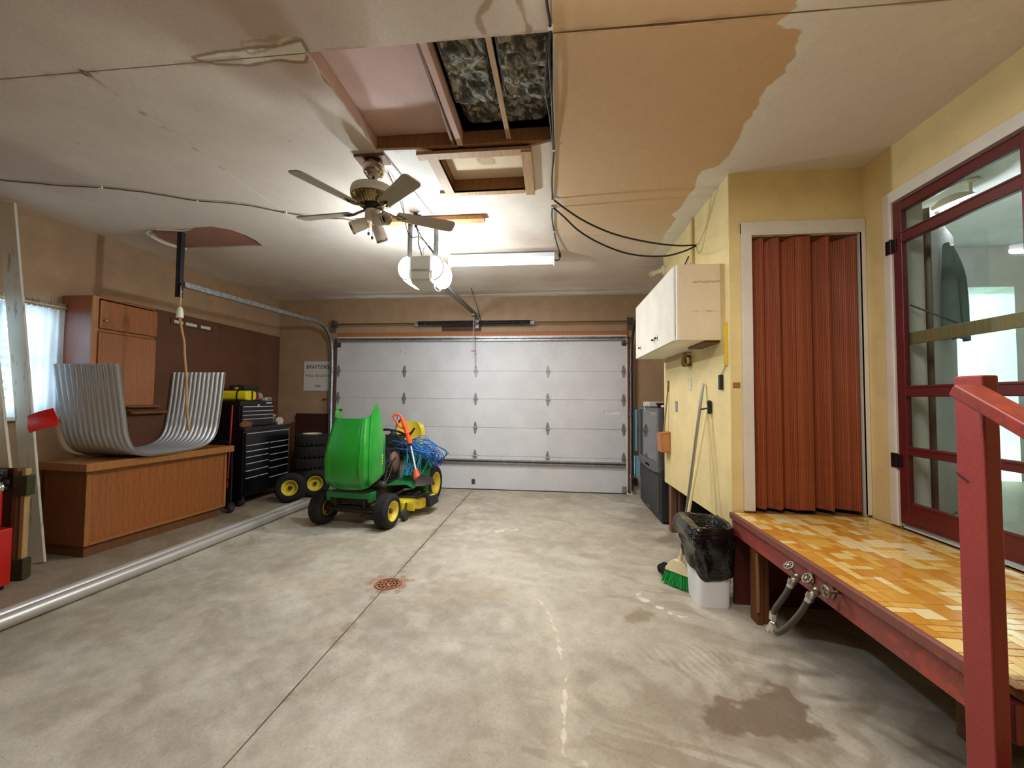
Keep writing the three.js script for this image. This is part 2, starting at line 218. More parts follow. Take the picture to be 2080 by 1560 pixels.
// ---------- walls ----------
{
  const L = structGroup('wall_left'), hole = [[2.42, 1.26], [3.34, 1.26], [3.34, 2.26], [2.42, 2.26]];   // (-z, y)
  obj('wallboard', at(ext([[-3.3, 0], [6.58, 0], [6.58, 3.3], [-3.3, 3.3]], 0.12, { holes: [hole] }), [-4.70, 0, 0], [0, Math.PI / 2, 0]).translate(-0.12, 0, 0), m_tan, L);
  obj('hardboard_panel', B(-4.70, -4.692, 0, 2.475, -5.2, -3.96, 0.002), m_brownboard, L); obj('hardboard_panel', B(-4.70, -4.692, 0, 2.475, -6.458, -5.203, 0.002), m_brownboard, L);
}
{
  const K = structGroup('wall_back');
  obj('wallboard', ext([[-4.82, 0], [-3.56, 0], [-3.56, 2.38], [1.1, 2.38], [1.1, 0], [2.3, 0], [2.3, 3.3], [-4.82, 3.3]], 0.12).translate(0, 0, -6.58), m_tan, K);
  obj('header_trim', B(-3.63, 1.16, 2.435, 2.53, -6.46, -6.44, 0.003), m_orangewood, K);
  for (const x of [-3.66, 1.18]) obj('jamb_trim', B(x - 0.035, x + 0.035, 0, 2.435, -6.46, -6.435, 0.003), m_brownboard, K);
  obj('base_block', B(1.2, 1.5, 0, 0.26, -6.46, -6.4, 0.01), M('#b5ab98', 0.9, { map: T_mottle, bump: 0.002 }), K);
}
{
  const hole = [[1.975, 0.66], [2.795, 0.66], [2.795, 2.735], [1.975, 2.735]];
  const W = structGroup('wall_right');
  obj('wallboard', at(ext([[-3.3, 0], [6.58, 0], [6.58, 3.3], [-3.3, 3.3]], 0.14, { holes: [hole] }), [2.18, 0, 0], [0, Math.PI / 2, 0]), m_yellow, W);
  struct('wall_front', B(-4.82, 2.3, 0, 3.3, 3.2, 3.32, 0), m_tan);
}
// closet that juts into the garage above the deck
{
  const K = structGroup('wall_closet');
  obj('front_wallboard', ext([[1.27, 0.53], [1.418, 0.53], [1.418, 2.652], [2.152, 2.652], [2.152, 0.53], [2.18, 0.53], [2.18, 3.11], [1.27, 3.11]], 0.1).translate(0, 0, -3.15), m_yellow, K);
  obj('side_wallboard', at(ext([[3.055, 0.545], [4.80, 0.515], [4.80, 3.11], [3.055, 3.11]], 0.06, { bevel: 0.002 }), [1.27, 0, 0], [0, Math.PI / 2, 0]), m_yellow, K);
  obj('end_wallboard', B(1.33, 2.18, 0.53, 3.11, -4.80, -4.74, 0), m_tan, K);
  obj('closet_floor', B(1.33, 2.18, 0.56, 0.65, -4.74, -3.05, 0), m_stud, K);
  obj('skirt_board', B(1.285, 2.18, 0, 0.53, -3.09, -3.06, 0.003), M('#6e2a1c', 0.7, { map: T_worn }), K);
  obj('stud', B(1.285, 1.345, 0, 0.53, -4.70, -4.61, 0.003), m_stud, K); obj('stud', B(1.355, 1.395, 0, 0.54, -4.62, -4.53, 0.003), M('#4b3526', 0.8), K);
  obj('trim_batten', B(1.245, 1.27, 2.5, 3.1, -3.80, -3.755, 0.002), M('#cdb477', 0.6), K);
}
struct('trim_1', [B(1.346, 1.42, 0.665, 2.735, -3.05, -3.028, 0.004), B(1.346, 2.178, 2.652, 2.735, -3.051, -3.027, 0.004), B(2.15, 2.178, 0.665, 2.652, -3.05, -3.028, 0.004), B(1.405, 1.42, 0.665, 2.65, -3.15, -3.03, 0.002), B(2.15, 2.16, 0.665, 2.65, -3.15, -3.03, 0.002), B(1.41, 2.155, 2.64, 2.655, -3.15, -3.03, 0.002)], m_white);
struct('trim_2', [B(2.158, 2.181, 0.665, 2.80, -2.86, -2.795, 0.004), B(2.157, 2.182, 2.725, 2.80, -2.86, -1.9, 0.004), B(2.158, 2.181, 0.665, 2.725, -1.975, -1.9, 0.004), B(2.18, 2.33, 0.66, 2.73, -2.80, -2.783, 0.002), B(2.18, 2.33, 2.72, 2.735, -2.80, -1.975, 0.002), B(2.18, 2.33, 0.66, 2.73, -1.987, -1.97, 0.002), B(2.18, 2.36, 0.63, 0.672, -2.80, -1.97, 0.002)], m_white);

// ---------- ceiling: boards with open joints, a torn hole, the hatch hole and a broken patch ----------
const PATCH = [[-4.08, -3.62], [-3.95, -3.58], [-3.83, -3.60], [-3.69, -3.63], [-3.54, -3.58], [-3.35, -3.57], [-3.22, -3.66], [-3.17, -3.80], [-3.17, -3.95], [-3.21, -4.09], [-3.54, -4.085], [-3.90, -4.085], [-4.17, -4.09], [-4.21, -3.94], [-4.19, -3.80]];
{
  const K = structGroup('ceiling'), g = 0.0025, flip = (P) => P.map(([x, z]) => [x, -z]);
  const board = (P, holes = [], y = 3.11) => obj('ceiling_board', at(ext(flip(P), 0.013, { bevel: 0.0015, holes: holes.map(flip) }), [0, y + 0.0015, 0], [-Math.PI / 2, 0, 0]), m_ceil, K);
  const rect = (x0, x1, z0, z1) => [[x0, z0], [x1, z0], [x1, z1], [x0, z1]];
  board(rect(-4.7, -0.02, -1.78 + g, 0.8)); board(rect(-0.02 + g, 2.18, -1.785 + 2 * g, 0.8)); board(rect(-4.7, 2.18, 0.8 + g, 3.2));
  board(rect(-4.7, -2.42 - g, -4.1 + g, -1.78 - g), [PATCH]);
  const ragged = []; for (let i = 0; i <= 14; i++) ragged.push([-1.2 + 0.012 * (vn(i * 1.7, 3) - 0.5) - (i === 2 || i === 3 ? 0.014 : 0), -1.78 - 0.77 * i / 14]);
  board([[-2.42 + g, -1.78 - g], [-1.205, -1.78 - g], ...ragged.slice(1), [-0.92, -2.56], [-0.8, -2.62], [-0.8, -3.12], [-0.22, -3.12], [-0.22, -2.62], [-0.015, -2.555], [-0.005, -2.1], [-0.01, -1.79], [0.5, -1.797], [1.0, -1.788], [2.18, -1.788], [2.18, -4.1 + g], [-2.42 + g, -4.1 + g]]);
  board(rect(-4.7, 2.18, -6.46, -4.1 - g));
  // lath and paper seen where the board has broken away
  obj('backing_board', B(-4.3, -3.1, 3.126, 3.14, -4.2, -3.5, 0), M('#a97865', 0.85, { map: T_mottle, bump: 0.001 }), K);
  obj('torn_paper', [tube([[-4.02, 3.104, -3.585], [-4.1, 3.098, -3.61], [-4.2, 3.102, -3.8], [-4.22, 3.106, -3.95], [-4.14, 3.108, -4.1]], 0.013, 40, 6), tube([[-3.95, 3.106, -3.57], [-3.8, 3.104, -3.6], [-3.72, 3.1, -3.61], [-3.6, 3.106, -3.6]], 0.01, 30, 6)], M('#e9e0cf', 0.9), K);
}
{
  const A = structGroup('roof_attic');
  obj('roof_deck', B(-4.85, 2.4, 3.75, 3.85, -6.6, 3.35, 0), m_pinedark, A);
  obj('attic_wall', [B(-4.95, -4.83, 3.12, 3.85, -6.6, 3.35, 0), B(2.31, 2.43, 3.12, 3.85, -6.6, 3.35, 0), B(-4.85, 2.4, 3.3, 3.85, -6.7, -6.58, 0), B(-4.85, 2.4, 3.3, 3.85, 3.3, 3.42, 0)], m_pinedark, A);
  // framing in the hole
  const j = (x0, x1, z0, z1, y1 = 3.215, m = m_pink) => obj('joist', B(x0, x1, 3.1255, y1, z0, z1, 0.003), m, A);
  j(-1.24, -1.202, -2.62, -1.7); j(-0.645, -0.607, -2.58, -1.7, 3.21); j(-0.012, 0.028, -2.58, -1.7, 3.3);
  j(-1.202, -0.645, -2.60, -2.562, 3.215, m_pinedark); j(-0.607, -0.012, -2.60, -2.562, 3.215, m_pinedark); j(-1.202, 0.03, -1.76, -1.722, 3.3, m_pinedark);
  obj('attic_board', B(-1.3, -0.61, 3.217, 3.232, -2.64, -1.7, 0), m_pink, A);
  obj('ceiling_lath', plankBar([-0.315, 3.14, -1.74], [-0.30, 3.15, -2.57], 0.03, 0.012, [0, 1, 0]), m_pine, A);
  obj('brace_rod', plankBar([-0.655, 3.15, -1.76], [-0.67, 3.13, -2.56], 0.018, 0.02, [0, 1, 0]), m_stud, A);
}
// insulation batts lying between the joists
{
  const batt = (x0, x1, z0, z1, y, amp, s) => sheet(44, 44, (u, v) => { const x = lerp(x0, x1, u), z = lerp(z0, z1, v), e = Math.min(1, Math.min(u, 1 - u, v, 1 - v) * 9), n = fbm(x * 7 + s, z * 7 + s, 4), rdg = 1 - Math.abs(2 * fbm(x * 5 + s * 2 + n, z * 12, 3) - 1); return [x, y - amp * (n * 0.8 + rdg * 0.7) * (0.35 + 0.65 * e) + 0.05 * (1 - e), z]; }, 0.008);
  const m_ins = M('#dededa', 0.95, { map: scaled(T_fibre, 3), bump: 0.006, bumpMap: scaled(T_bump, 5) });
  tag(obj('insulation_batt', batt(-0.605, -0.33, -1.735, -2.33, 3.235, 0.05, 3), m_ins), 'smoother grey fibreglass insulation batt left of the lath in the ceiling hole', 'insulation');
  tag(obj('insulation_batt', batt(-0.30, -0.016, -1.735, -2.29, 3.245, 0.10, 9), m_ins), 'lumpy creased grey insulation batt right of the lath in the ceiling hole', 'insulation');
  tag(obj('insulation_batt', batt(-0.605, -0.016, -2.22, -2.60, 3.31, 0.05, 15), m_ins), 'deeply recessed shaded insulation batt at the far end of the ceiling hole', 'insulation');
}
// ---------- attic hatch in the ceiling ----------
{
  const t = thing('attic_hatch', 'pale wood trimmed attic hatch recessed in the ceiling beyond the open hole', 'hatch', [0, 3.11, 0]);
  obj('frame_board', B(-0.935, -0.16, -0.022, 0, -2.655, -2.585, 0.002), m_pine, t); obj('frame_board', B(-0.92, -0.235, -0.018, 0, -3.165, -3.11, 0.002), m_pine, t);
  obj('frame_board', B(-0.875, -0.80, -0.018, 0, -3.11, -2.655, 0.002), m_pine, t); obj('frame_board', B(-0.225, -0.155, -0.034, 0, -3.165, -2.60, 0.002), m_pine, t);
  obj('well_side', B(-0.815, -0.80, -0.016, 0.10, -3.12, -2.645, 0.001), m_stud, t); obj('well_side', B(-0.225, -0.21, -0.016, 0.10, -3.12, -2.645, 0.001), m_stud, t);
  obj('well_side', B(-0.80, -0.225, -0.016, 0.10, -3.125, -3.11, 0.001), m_pinedark, t); obj('well_side', B(-0.80, -0.225, -0.016, 0.10, -2.66, -2.645, 0.001), m_pinedark, t);
  const T = tex(256, 256, (u, v) => { const x = u, y = v, d = Math.hypot((x - 0.52) * 1.0, (y - 0.5) * 1.3) + 0.12 * (fbm(u * 8, v * 8, 3) - 0.5); let c = mix3([214, 190, 154], [226, 204, 170], fbm(u * 5, v * 5, 4)); c = mix3(c, [176, 144, 106], 0.6 * sstep(0.14, 0.11, d) + 0.4 * sstep(0.02, 0.005, Math.abs(d - 0.125))); return c; }, true, 1);
  T.repeat.set(1 / 0.6, 1 / 0.5); T.offset.set(0.815 / 0.6, 3.125 / 0.5);
  obj('hatch_panel', B(-0.815, -0.21, 0.09, 0.10, -3.125, -2.645, 0), M('#ffffff', 0.8, { map: T }), t);
}
// ---------- window with sheer curtains ----------
{
  const W = structGroup('window_1');
  const f = (y0, y1, z0, z1, x0 = -4.78, x1 = -4.745) => B(x0, x1, y0, y1, z0, z1, 0.003);
  obj('frame', [f(1.26, 1.31, -3.34, -2.42), f(2.21, 2.26, -3.34, -2.42), f(1.26, 2.26, -2.47, -2.42), f(1.26, 2.26, -3.34, -3.29)], m_white, W);
  obj('sash_rail', f(1.74, 1.785, -3.34, -2.42, -4.775, -4.74), m_white, W);
  for (const [a, b] of [[1.31, 1.74], [1.785, 2.21]]) obj('pane', B(-4.763, -4.759, a, b, -3.29, -2.47, 0), M('#eef7ff', 0.02, { transmission: 1, thickness: 0 }), W);
  obj('window_sill', B(-4.72, -4.64, 1.215, 1.25, -3.4, -2.36, 0.006), m_white, W);
  const m_sheer = M('#f4f4f2', 0.95, { transmission: 0.5, thickness: 0, map: T_mottle });
  const cur = (name, label, z0, z1, rz, s) => {
    const t = thing(name, label, 'curtain', [-4.677, 0, 0], 0);
    obj('drape', sheet(90, 24, (u, v) => { const z = lerp(z0, z1, u + 0.05 * (1 - v) * (u - 0.5)), a = u * 40 + 2 * fbm(u * 6 + s, v * 2, 2); return [0.012 * Math.sin(a) * (0.4 + 0.6 * (1 - v)) + 0.01 * fbm(u * 30, v * 3 + s, 2), lerp(1.235, 2.275, v), z]; }, 0.0015), m_sheer, t, { uv: 'own' });
    obj('ruffle', sheet(14, 150, (u, v) => [0.02 + 0.02 * Math.sin(v * 95 + u + 3 * fbm(v * 9, s, 2)) * u, lerp(1.24, 2.24, v), rz - 0.055 * u - 0.012 * Math.sin(v * 70 + 4 * fbm(v * 12, s, 2)) * u], 0.0012), m_sheer, t, { uv: 'own' });
    obj('header', sheet(60, 6, (u, v) => [0.02 + 0.012 * Math.sin(u * 130), lerp(2.25, 2.31, v) + 0.006 * Math.sin(u * 60), lerp(z0, z1, u)], 0.0015), M('#d8cbb0', 0.9, { transmission: 0.25, thickness: 0 }), t, { uv: 'own' });
  };
  cur('curtain', 'white sheer ruffled curtain panel beside the brown wall cabinet', -2.98, -3.39, -3.375, 4);
  cur('curtain', 'white sheer curtain panel at the left picture edge behind the tall board', -2.35, -2.93, -2.915, 21);
  tag(obj('curtain_rod', bar([-4.65, 2.275, -2.32], [-4.65, 2.275, -3.42], 0.007), M('#d9cfb9', 0.4)), 'thin pale rod carrying the sheer curtains over the left window', 'rod');
}
// ---------- garage door ----------
const m_door = M('#dadbdc', 0.6, { map: scaled(T_mottle, 0.6), bump: 0.0008, bumpMap: T_orange }), m_steel = M('#b9bcbd', 0.42, { metal: 0.6, map: T_galv }), m_steeldark = M('#6d6a64', 0.4, { metal: 0.8 }), m_black = M('#121214', 0.5), m_rubber = M('#1b1a19', 0.85, { bump: 0.0006 });
{
  const D = structGroup('door_1'), X0 = -3.60, X1 = 1.12, Z = -6.37, lines = [0.012, 0.475, 0.995, 1.44, 1.885, 2.44];
  lines[2] = 0.985; lines[3] = 1.44; lines[1] = 0.535;
  for (let i = 0; i < 5; i++) {
    const y0 = lines[i] + 0.003, y1 = lines[i + 1] - 0.003;
    obj('door_section', B(X0, X1, y0, y1, Z - 0.045, Z, 0.0025), m_door, D);
  }
  for (let i = 1; i < 5; i++) obj('section_tongue', B(X0, X1, lines[i] - 0.02, lines[i] + 0.02, Z - 0.05, Z - 0.008, 0.001), m_door, D);
  obj('bottom_seal', B(X0, X1, 0.0005, 0.014, Z - 0.035, Z - 0.01, 0.003), m_black, D);
  obj('top_cap', B(X0, X1, 2.425, 2.452, Z - 0.03, Z + 0.012, 0.003), m_white, D);
  const strut = (y) => obj('strut', [B(X0 + 0.02, X1 - 0.02, y - 0.03, y - 0.026, Z, Z + 0.05, 0.001), B(X0 + 0.02, X1 - 0.02, y + 0.026, y + 0.03, Z, Z + 0.05, 0.001), B(X0 + 0.02, X1 - 0.02, y - 0.03, y + 0.03, Z, Z + 0.004, 0.001), B(X0 + 0.02, X1 - 0.02, y + 0.012, y + 0.03, Z + 0.047, Z + 0.051, 0.001), B(X0 + 0.02, X1 - 0.02, y - 0.03, y - 0.012, Z + 0.047, Z + 0.051, 0.001)], m_steel, D);
  strut(2.398); strut(0.455);
  obj('center_stile', [0, 1, 2, 3, 4].map((i) => B(-1.262, -1.222, lines[i] + 0.01, lines[i + 1] - 0.01, Z, Z + 0.0015, 0.0005)), m_door, D);
  // hinges: two leaves and a barrel
  const leaf = (s) => ext([[-0.032, 0], [0.032, 0], [0.030, 0.02 * s], [0.011, 0.095 * s], [-0.011, 0.095 * s], [-0.030, 0.02 * s]].map((p) => p), 0.004);
  const hingeG = () => [leaf(1), at(leaf(1), [0, 0, 0.004], [0, 0, Math.PI]), bar([-0.038, 0, 0.008], [0.038, 0, 0.008], 0.010, 10), ball(0.007, 0, 0.055, 0.005, 8), ball(0.007, 0, -0.055, 0.005, 8), B(-0.012, 0.012, -0.06, 0.06, 0.002, 0.014, 0.002)];
  const hg = mergeGeometries(hingeG().map(clean)); metreUV(hg);
  for (const y of [0.535, 0.985, 1.44, 1.885]) for (const x of [-3.565, -2.43, -1.243, -0.09, 1.075]) { const h = new THREE.Mesh(hg, m_steel); h.castShadow = h.receiveShadow = true; h.name = 'hinge'; h.position.set(x, y, Z); D.add(h); }
  obj('lift_handle', B(-1.29, -1.235, 0.09, 0.17, Z, Z + 0.012, 0.004), m_steeldark, D);
  for (const x of [-3.57, 1.085]) obj('corner_bracket', [B(x - 0.035, x + 0.035, 0.02, 0.12, Z, Z + 0.006, 0.002), B(x - 0.02, x + 0.03, 0.05, 0.07, Z, Z + 0.05, 0.002)], m_steel, D);
  for (const x of [-3.57, 1.085]) obj('top_bracket', [B(x - 0.035, x + 0.035, 2.28, 2.36, Z, Z + 0.006, 0.002), bar([x - 0.05, 2.31, Z + 0.05], [x + 0.05, 2.31, Z + 0.05], 0.012, 10)], m_steeldark, D);
  // print on the door
  const cv = document.createElement('canvas'); cv.width = 256; cv.height = 64; const c = cv.getContext('2d'); c.fillStyle = '#e6e7e8'; c.fillRect(0, 0, 256, 64); c.fillStyle = '#c0352b'; c.fillRect(0, 6, 256, 7); c.fillStyle = '#a33'; c.fillRect(4, 34, 18, 18); c.fillStyle = '#c9a3a0'; for (let i = 0; i < 3; i++) c.fillRect(40, 26 + i * 11, 130 - i * 30, 4);
  const ct = new THREE.CanvasTexture(cv); ct.colorSpace = THREE.SRGBColorSpace;
  obj('warning_label', new THREE.PlaneGeometry(0.25, 0.062).translate(0.89, 1.25, Z + 0.0012), new THREE.MeshPhysicalMaterial({ map: ct, roughness: 0.5 }), D, { uv: 'own', label: 'red lined warning sticker' });
  const cv2 = document.createElement('canvas'); cv2.width = 64; cv2.height = 128; const d = cv2.getContext('2d'); d.fillStyle = '#e2e3e4'; d.fillRect(0, 0, 64, 128); d.fillStyle = '#8d9094'; for (let i = 0; i < 5; i++) { d.fillRect(10, 10 + i * 22, 16, 14); d.fillRect(34, 12 + i * 22, 20, 4); d.fillRect(34, 20 + i * 22, 14, 4); }
  const ct2 = new THREE.CanvasTexture(cv2); ct2.colorSpace = THREE.SRGBColorSpace;
  obj('print_label', new THREE.PlaneGeometry(0.05, 0.13).translate(-2.49, 2.2, Z + 0.0012), new THREE.MeshPhysicalMaterial({ map: ct2, roughness: 0.5 }), D, { uv: 'own', label: 'small grey printed block' });
}
// tracks
{
  const ch = (path) => { const g = []; for (const [w, o] of [[0.003, 0], [0.003, 0]]) void w, o; g.push(path); return g; }; void ch;
  const sweep = (pts, x, w) => { // channel track: a flat web with two lips, swept along pts in (z, y)
    const cu = curve(pts.map(([z, y]) => [x, y, z])), n = 60, out = [];
    for (const [dx, ww] of [[0, 0.004], [w, 0.004]]) out.push(sheet(1, n, (u, v) => { const p = cu.getPoint(v), t = cu.getTangent(v), nx = V(1, 0, 0).cross(t).normalize(); const q = p.clone().add(nx.multiplyScalar((u - 0.5) * 0.05)); return [q.x + dx, q.y, q.z]; }, ww));
    out.push(sheet(1, n, (u, v) => { const p = cu.getPoint(v), t = cu.getTangent(v), nx = V(1, 0, 0).cross(t).normalize(); const q = p.clone().add(nx.multiplyScalar(-0.025)); return [q.x + w * u, q.y, q.z]; }, 0.004));
    return out;
  };
  const t = thing('door_track', 'galvanised garage door track curving up from the left door edge along the left wall', 'track', [0, 0, 0]);
  obj('rail', sweep([[-6.37, 0.05], [-6.37, 0.8], [-6.37, 1.6], [-6.365, 2.1], [-6.32, 2.38], [-6.18, 2.56], [-5.95, 2.63], [-5.5, 2.615], [-4.6, 2.59], [-3.64, 2.56]], -3.71, 0.03), m_steel, t);
  obj('hanger', [B(-3.765, -3.758, 2.44, 3.11, -3.70, -3.65, 0.001), B(-3.80, -3.758, 2.44, 3.11, -3.655, -3.65, 0.001)], M('#3a3b3f', 0.5, { metal: 0.6 }), t);
  obj('bolt', ball(0.014, -3.745, 2.57, -3.675, 10), m_steel, t); obj('bolt', ball(0.01, -3.752, 2.50, -3.675, 8), m_steel, t);
  for (const y of [0.4, 1.2, 1.9]) obj('bracket', B(-3.725, -3.70, y, y + 0.06, -6.45, -6.36, 0.002), m_steeldark, t);
  const t2 = thing('door_track', 'galvanised garage door track at the right door edge beside the blue boards', 'track', [0, 0, 0]);
  obj('rail', sweep([[-6.37, 0.05], [-6.37, 0.8], [-6.37, 1.6], [-6.365, 2.1], [-6.32, 2.38], [-6.2, 2.53], [-6.05, 2.6]], 1.185, 0.03), m_steeldark, t2);
  for (const y of [0.25, 1.2, 1.9]) obj('bracket', B(1.175, 1.218, y, y + 0.05, -6.45, -6.36, 0.002), m_steeldark, t2);
  obj('sensor_eye', [B(1.225, 1.28, 0.14, 0.25, -6.395, -6.35, 0.006), B(1.205, 1.26, 0.17, 0.20, -6.385, -6.345, 0.004)], m_black, t2);
}
// torsion bar and springs
{
  const t = thing('torsion_spring_bar', 'long steel torsion bar with two black springs above the garage door', 'spring bar', [0, 2.66, -6.34]);
  obj('shaft', bar([-3.66, 0, 0], [1.2, 0, 0], 0.0135), M('#6a5138', 0.5, { metal: 0.5 }), t);
  const coil = (x0, x1) => { const g = []; const n = 46; for (let i = 0; i < n; i++) g.push(at(new THREE.TorusGeometry(0.03, 0.0105, 6, 14), [lerp(x0, x1, (i + 0.5) / n), 0, 0], [0, Math.PI / 2, 0])); g.push(bar([x0, 0, 0], [x1, 0, 0], 0.029)); return g; };
  obj('spring', coil(-2.2, -1.29), m_black, t); obj('spring', coil(-1.2, -0.37), m_black, t);
  obj('spring_cone', [bar([-2.26, 0, 0], [-2.2, 0, 0], 0.034, 14, 0.04), bar([-0.37, 0, 0], [-0.31, 0, 0], 0.04, 14, 0.034)], m_steel, t);
  obj('center_bracket', [B(-1.27, -1.22, -0.07, 0.055, -0.083, -0.075, 0.002), B(-1.25, -1.24, -0.06, 0.05, -0.083, 0.01, 0.002)], m_steel, t);
  for (const x of [-3.64, 1.18]) { obj('cable_drum', [bar([x - 0.03, 0, 0], [x + 0.02, 0, 0], 0.055, 20), bar([x + 0.02, 0, 0], [x + 0.03, 0, 0], 0.062, 20)], m_steeldark, t); obj('end_plate', B(x - 0.04, x - 0.034, -0.12, 0.08, -0.11, 0.02, 0.002), m_steeldark, t); }
  tag(obj('mounting_board', B(-1.83, -1.18, 2.55, 2.72, -6.458, -6.425, 0.003), M('#6b3523', 0.7, { map: T_grain })), 'dark red-brown mounting board on the wall behind the torsion springs', 'board');
}
// ---------- long wooden bench box with the bent corrugated sheet on it ----------
{
  const ang = Math.atan2(0.136, 1.40), t = thing('bench_box', 'long varnished wooden bench box with framed front under the bent corrugated sheet', 'box', [-4.126, 0, -3.205], -ang);
  const m_ply = M('#b8703a', 0.42, { map: T_grain, clear: 0.3 }), m_edge = M('#c08145', 0.45, { map: T_grain }), m_end = M('#9b5a2a', 0.5, { map: T_grain });
  obj('toe_kick', B(-0.5, -0.03, 0, 0.1, -1.36, -0.02, 0.003), M('#8a5a34', 0.6, { map: T_grain }), t);
  obj('end_panel', B(-0.5, -0.004, 0.10, 0.765, -0.02, 0, 0.003), m_end, t); obj('end_panel', B(-0.5, -0.004, 0.10, 0.765, -1.40, -1.38, 0.003), m_end, t);
  obj('front_panel', B(-0.03, -0.012, 0.10, 0.765, -1.39, -0.01, 0.002), m_ply, t);
  for (const [a, b, c, d] of [[0.1, 0.765, -0.035, 0], [0.1, 0.765, -1.4, -1.37], [0.1, 0.125, -1.37, -0.035], [0.735, 0.765, -1.37, -0.035]]) obj('frame_strip', B(-0.016, 0.002, a, b, c, d, 0.003), m_edge, t);
  obj('lid', [B(-0.53, 0.05, 0.79, 0.835, -1.44, 0.035, 0.008)], M('#bb7a40', 0.4, { map: T_grain, clear: 0.3 }), t);
  obj('lid_edging', [B(0.03, 0.056, 0.765, 0.838, -1.446, 0.041, 0.006), B(-0.53, 0.05, 0.765, 0.838, 0.02, 0.041, 0.006), B(-0.53, 0.05, 0.765, 0.838, -1.446, -1.425, 0.006)], m_edge, t);
}
{ // corrugations run along the bend; the bend goes down, across the lid and up again
  const path = [[-3.285, 1.735], [-3.32, 1.5], [-3.36, 1.25], [-3.395, 1.05], [-3.46, 0.93], [-3.58, 0.868], [-3.75, 0.853], [-3.95, 0.852], [-4.1, 0.857], [-4.24, 0.876], [-4.355, 0.94], [-4.415, 1.04], [-4.445, 1.2], [-4.475, 1.45], [-4.50, 1.735]];
  const cu = curve(path.map(([z, y]) => [0, y, z])), N = 12;
  const m_cor = M('#cbd3d9', 0.33, { metal: 0.72, bump: 0.0002 });
  const g = sheet(N * 8, 90, (u, v) => { const p = cu.getPointAt(v), t = cu.getTangentAt(v), n = V(1, 0, 0).cross(t).normalize(), a = 0.0125 * Math.cos(u * N * TAU); return [lerp(-4.652, -3.955, u), p.y + n.y * a, p.z + n.z * a]; }, 0.0018);
  tag(obj('corrugated_sheet', g, m_cor, scene, { uv: 'own' }), 'galvanised corrugated metal sheet bent into a wide U on the bench box', 'metal sheet');
  tag(obj('paper_scrap', B(-4.42, -4.2, 0.841, 0.847, -4.0, -3.86, 0.002), M('#dcd3bd', 0.8)), 'pale scrap of board lying on the bench lid under the sheet', 'scrap');
}
// ---------- wall cabinet ----------
{
  const t = thing('wall_cabinet', 'brown wooden wall cabinet with small upper door beside the curtained window', 'cabinet', [-4.70, 0, 0]);
  const m_c = M('#b06c36', 0.4, { map: T_grain, clear: 0.35 }), m_s = M('#a5562f', 0.3, { map: T_grain, clear: 0.5 });
  obj('side_panel', B(0, 0.335, 1.33, 2.40, -3.395, -3.375, 0.003), m_s, t); obj('side_panel', B(0, 0.335, 1.33, 2.40, -3.975, -3.955, 0.003), m_s, t);
  obj('carcass', [B(0, 0.015, 1.33, 2.40, -3.96, -3.39, 0), B(0, 0.335, 2.38, 2.40, -3.96, -3.39, 0.002), B(0, 0.335, 1.33, 1.35, -3.96, -3.39, 0.002), B(0.315, 0.335, 2.06, 2.09, -3.96, -3.39, 0.002)], m_c, t);
  obj('face_stile', B(0.318, 0.338, 1.33, 2.40, -3.425, -3.372, 0.003), M('#c88a50', 0.4, { map: T_grain }), t);
  const d1 = obj('door', B(0.336, 0.357, 2.092, 2.365, -3.985, -3.425, 0.006), m_c, t); obj('knob', [ball(0.013, 0.376, 2.17, -3.46, 12), bar([0.355, 2.17, -3.46], [0.376, 2.17, -3.46], 0.006, 10)], M('#d8d4cc', 0.2, { metal: 1 }), d1);
  obj('door', B(0.336, 0.357, 1.345, 2.055, -3.98, -3.42, 0.006), m_c, t);
}
// ledge, metal paper strip and bits on the left wall
tag(obj('wall_ledge', [B(-4.692, -4.62, 1.24, 1.27, -4.42, -3.98, 0.003), B(-4.692, -4.64, 1.31, 1.34, -4.34, -3.98, 0.003)], M('#9b6234', 0.6, { map: T_grain })), 'brown wooden ledge strips on the wall between cabinet and sheet', 'ledge');
{
  const t = thing('key_rack', 'thin wooden rack with pale stickers high on the brown hardboard wall', 'rack', [-4.692, 0, 0]);
  obj('rack_board', B(0, 0.014, 2.33, 2.405, -5.08, -4.46, 0.002), M('#6b4630', 0.7, { map: T_grain }), t);
  for (const [a, b] of [[-4.62, -4.5], [-4.82, -4.66], [-5.03, -4.88]]) obj('sticker', B(0.014, 0.017, 2.35, 2.388, a, b, 0.001), M('#eae5d8', 0.7, { map: T_mottle }), t);
}
// ---------- pull cord ----------
{
  const t = thing('pull_cord', 'hanging opener pull rope with a white bell-shaped grip under the track end', 'cord', [-3.745, 0, -3.66]);
  obj('rope', tube([[0, 2.56, 0], [0.003, 2.45, 0], [-0.002, 2.33, 0]], 0.006, 20, 6), M('#c9b48a', 0.9), t);
  obj('grip', lathe([[0.0, 2.345], [0.014, 2.34], [0.024, 2.32], [0.028, 2.29], [0.032, 2.235], [0.028, 2.23], [0.0, 2.232]], 20), M('#f0ead2', 0.5), t);
  obj('rope', tube([[0, 2.235, 0], [0.03, 2.1, 0], [0.06, 1.98, 0], [0.07, 1.86, 0], [0.1, 1.62, 0], [0.12, 1.3, 0], [0.13, 1.1, -0.02]], 0.011, 40, 6), M('#b98f63', 0.9), t);
}
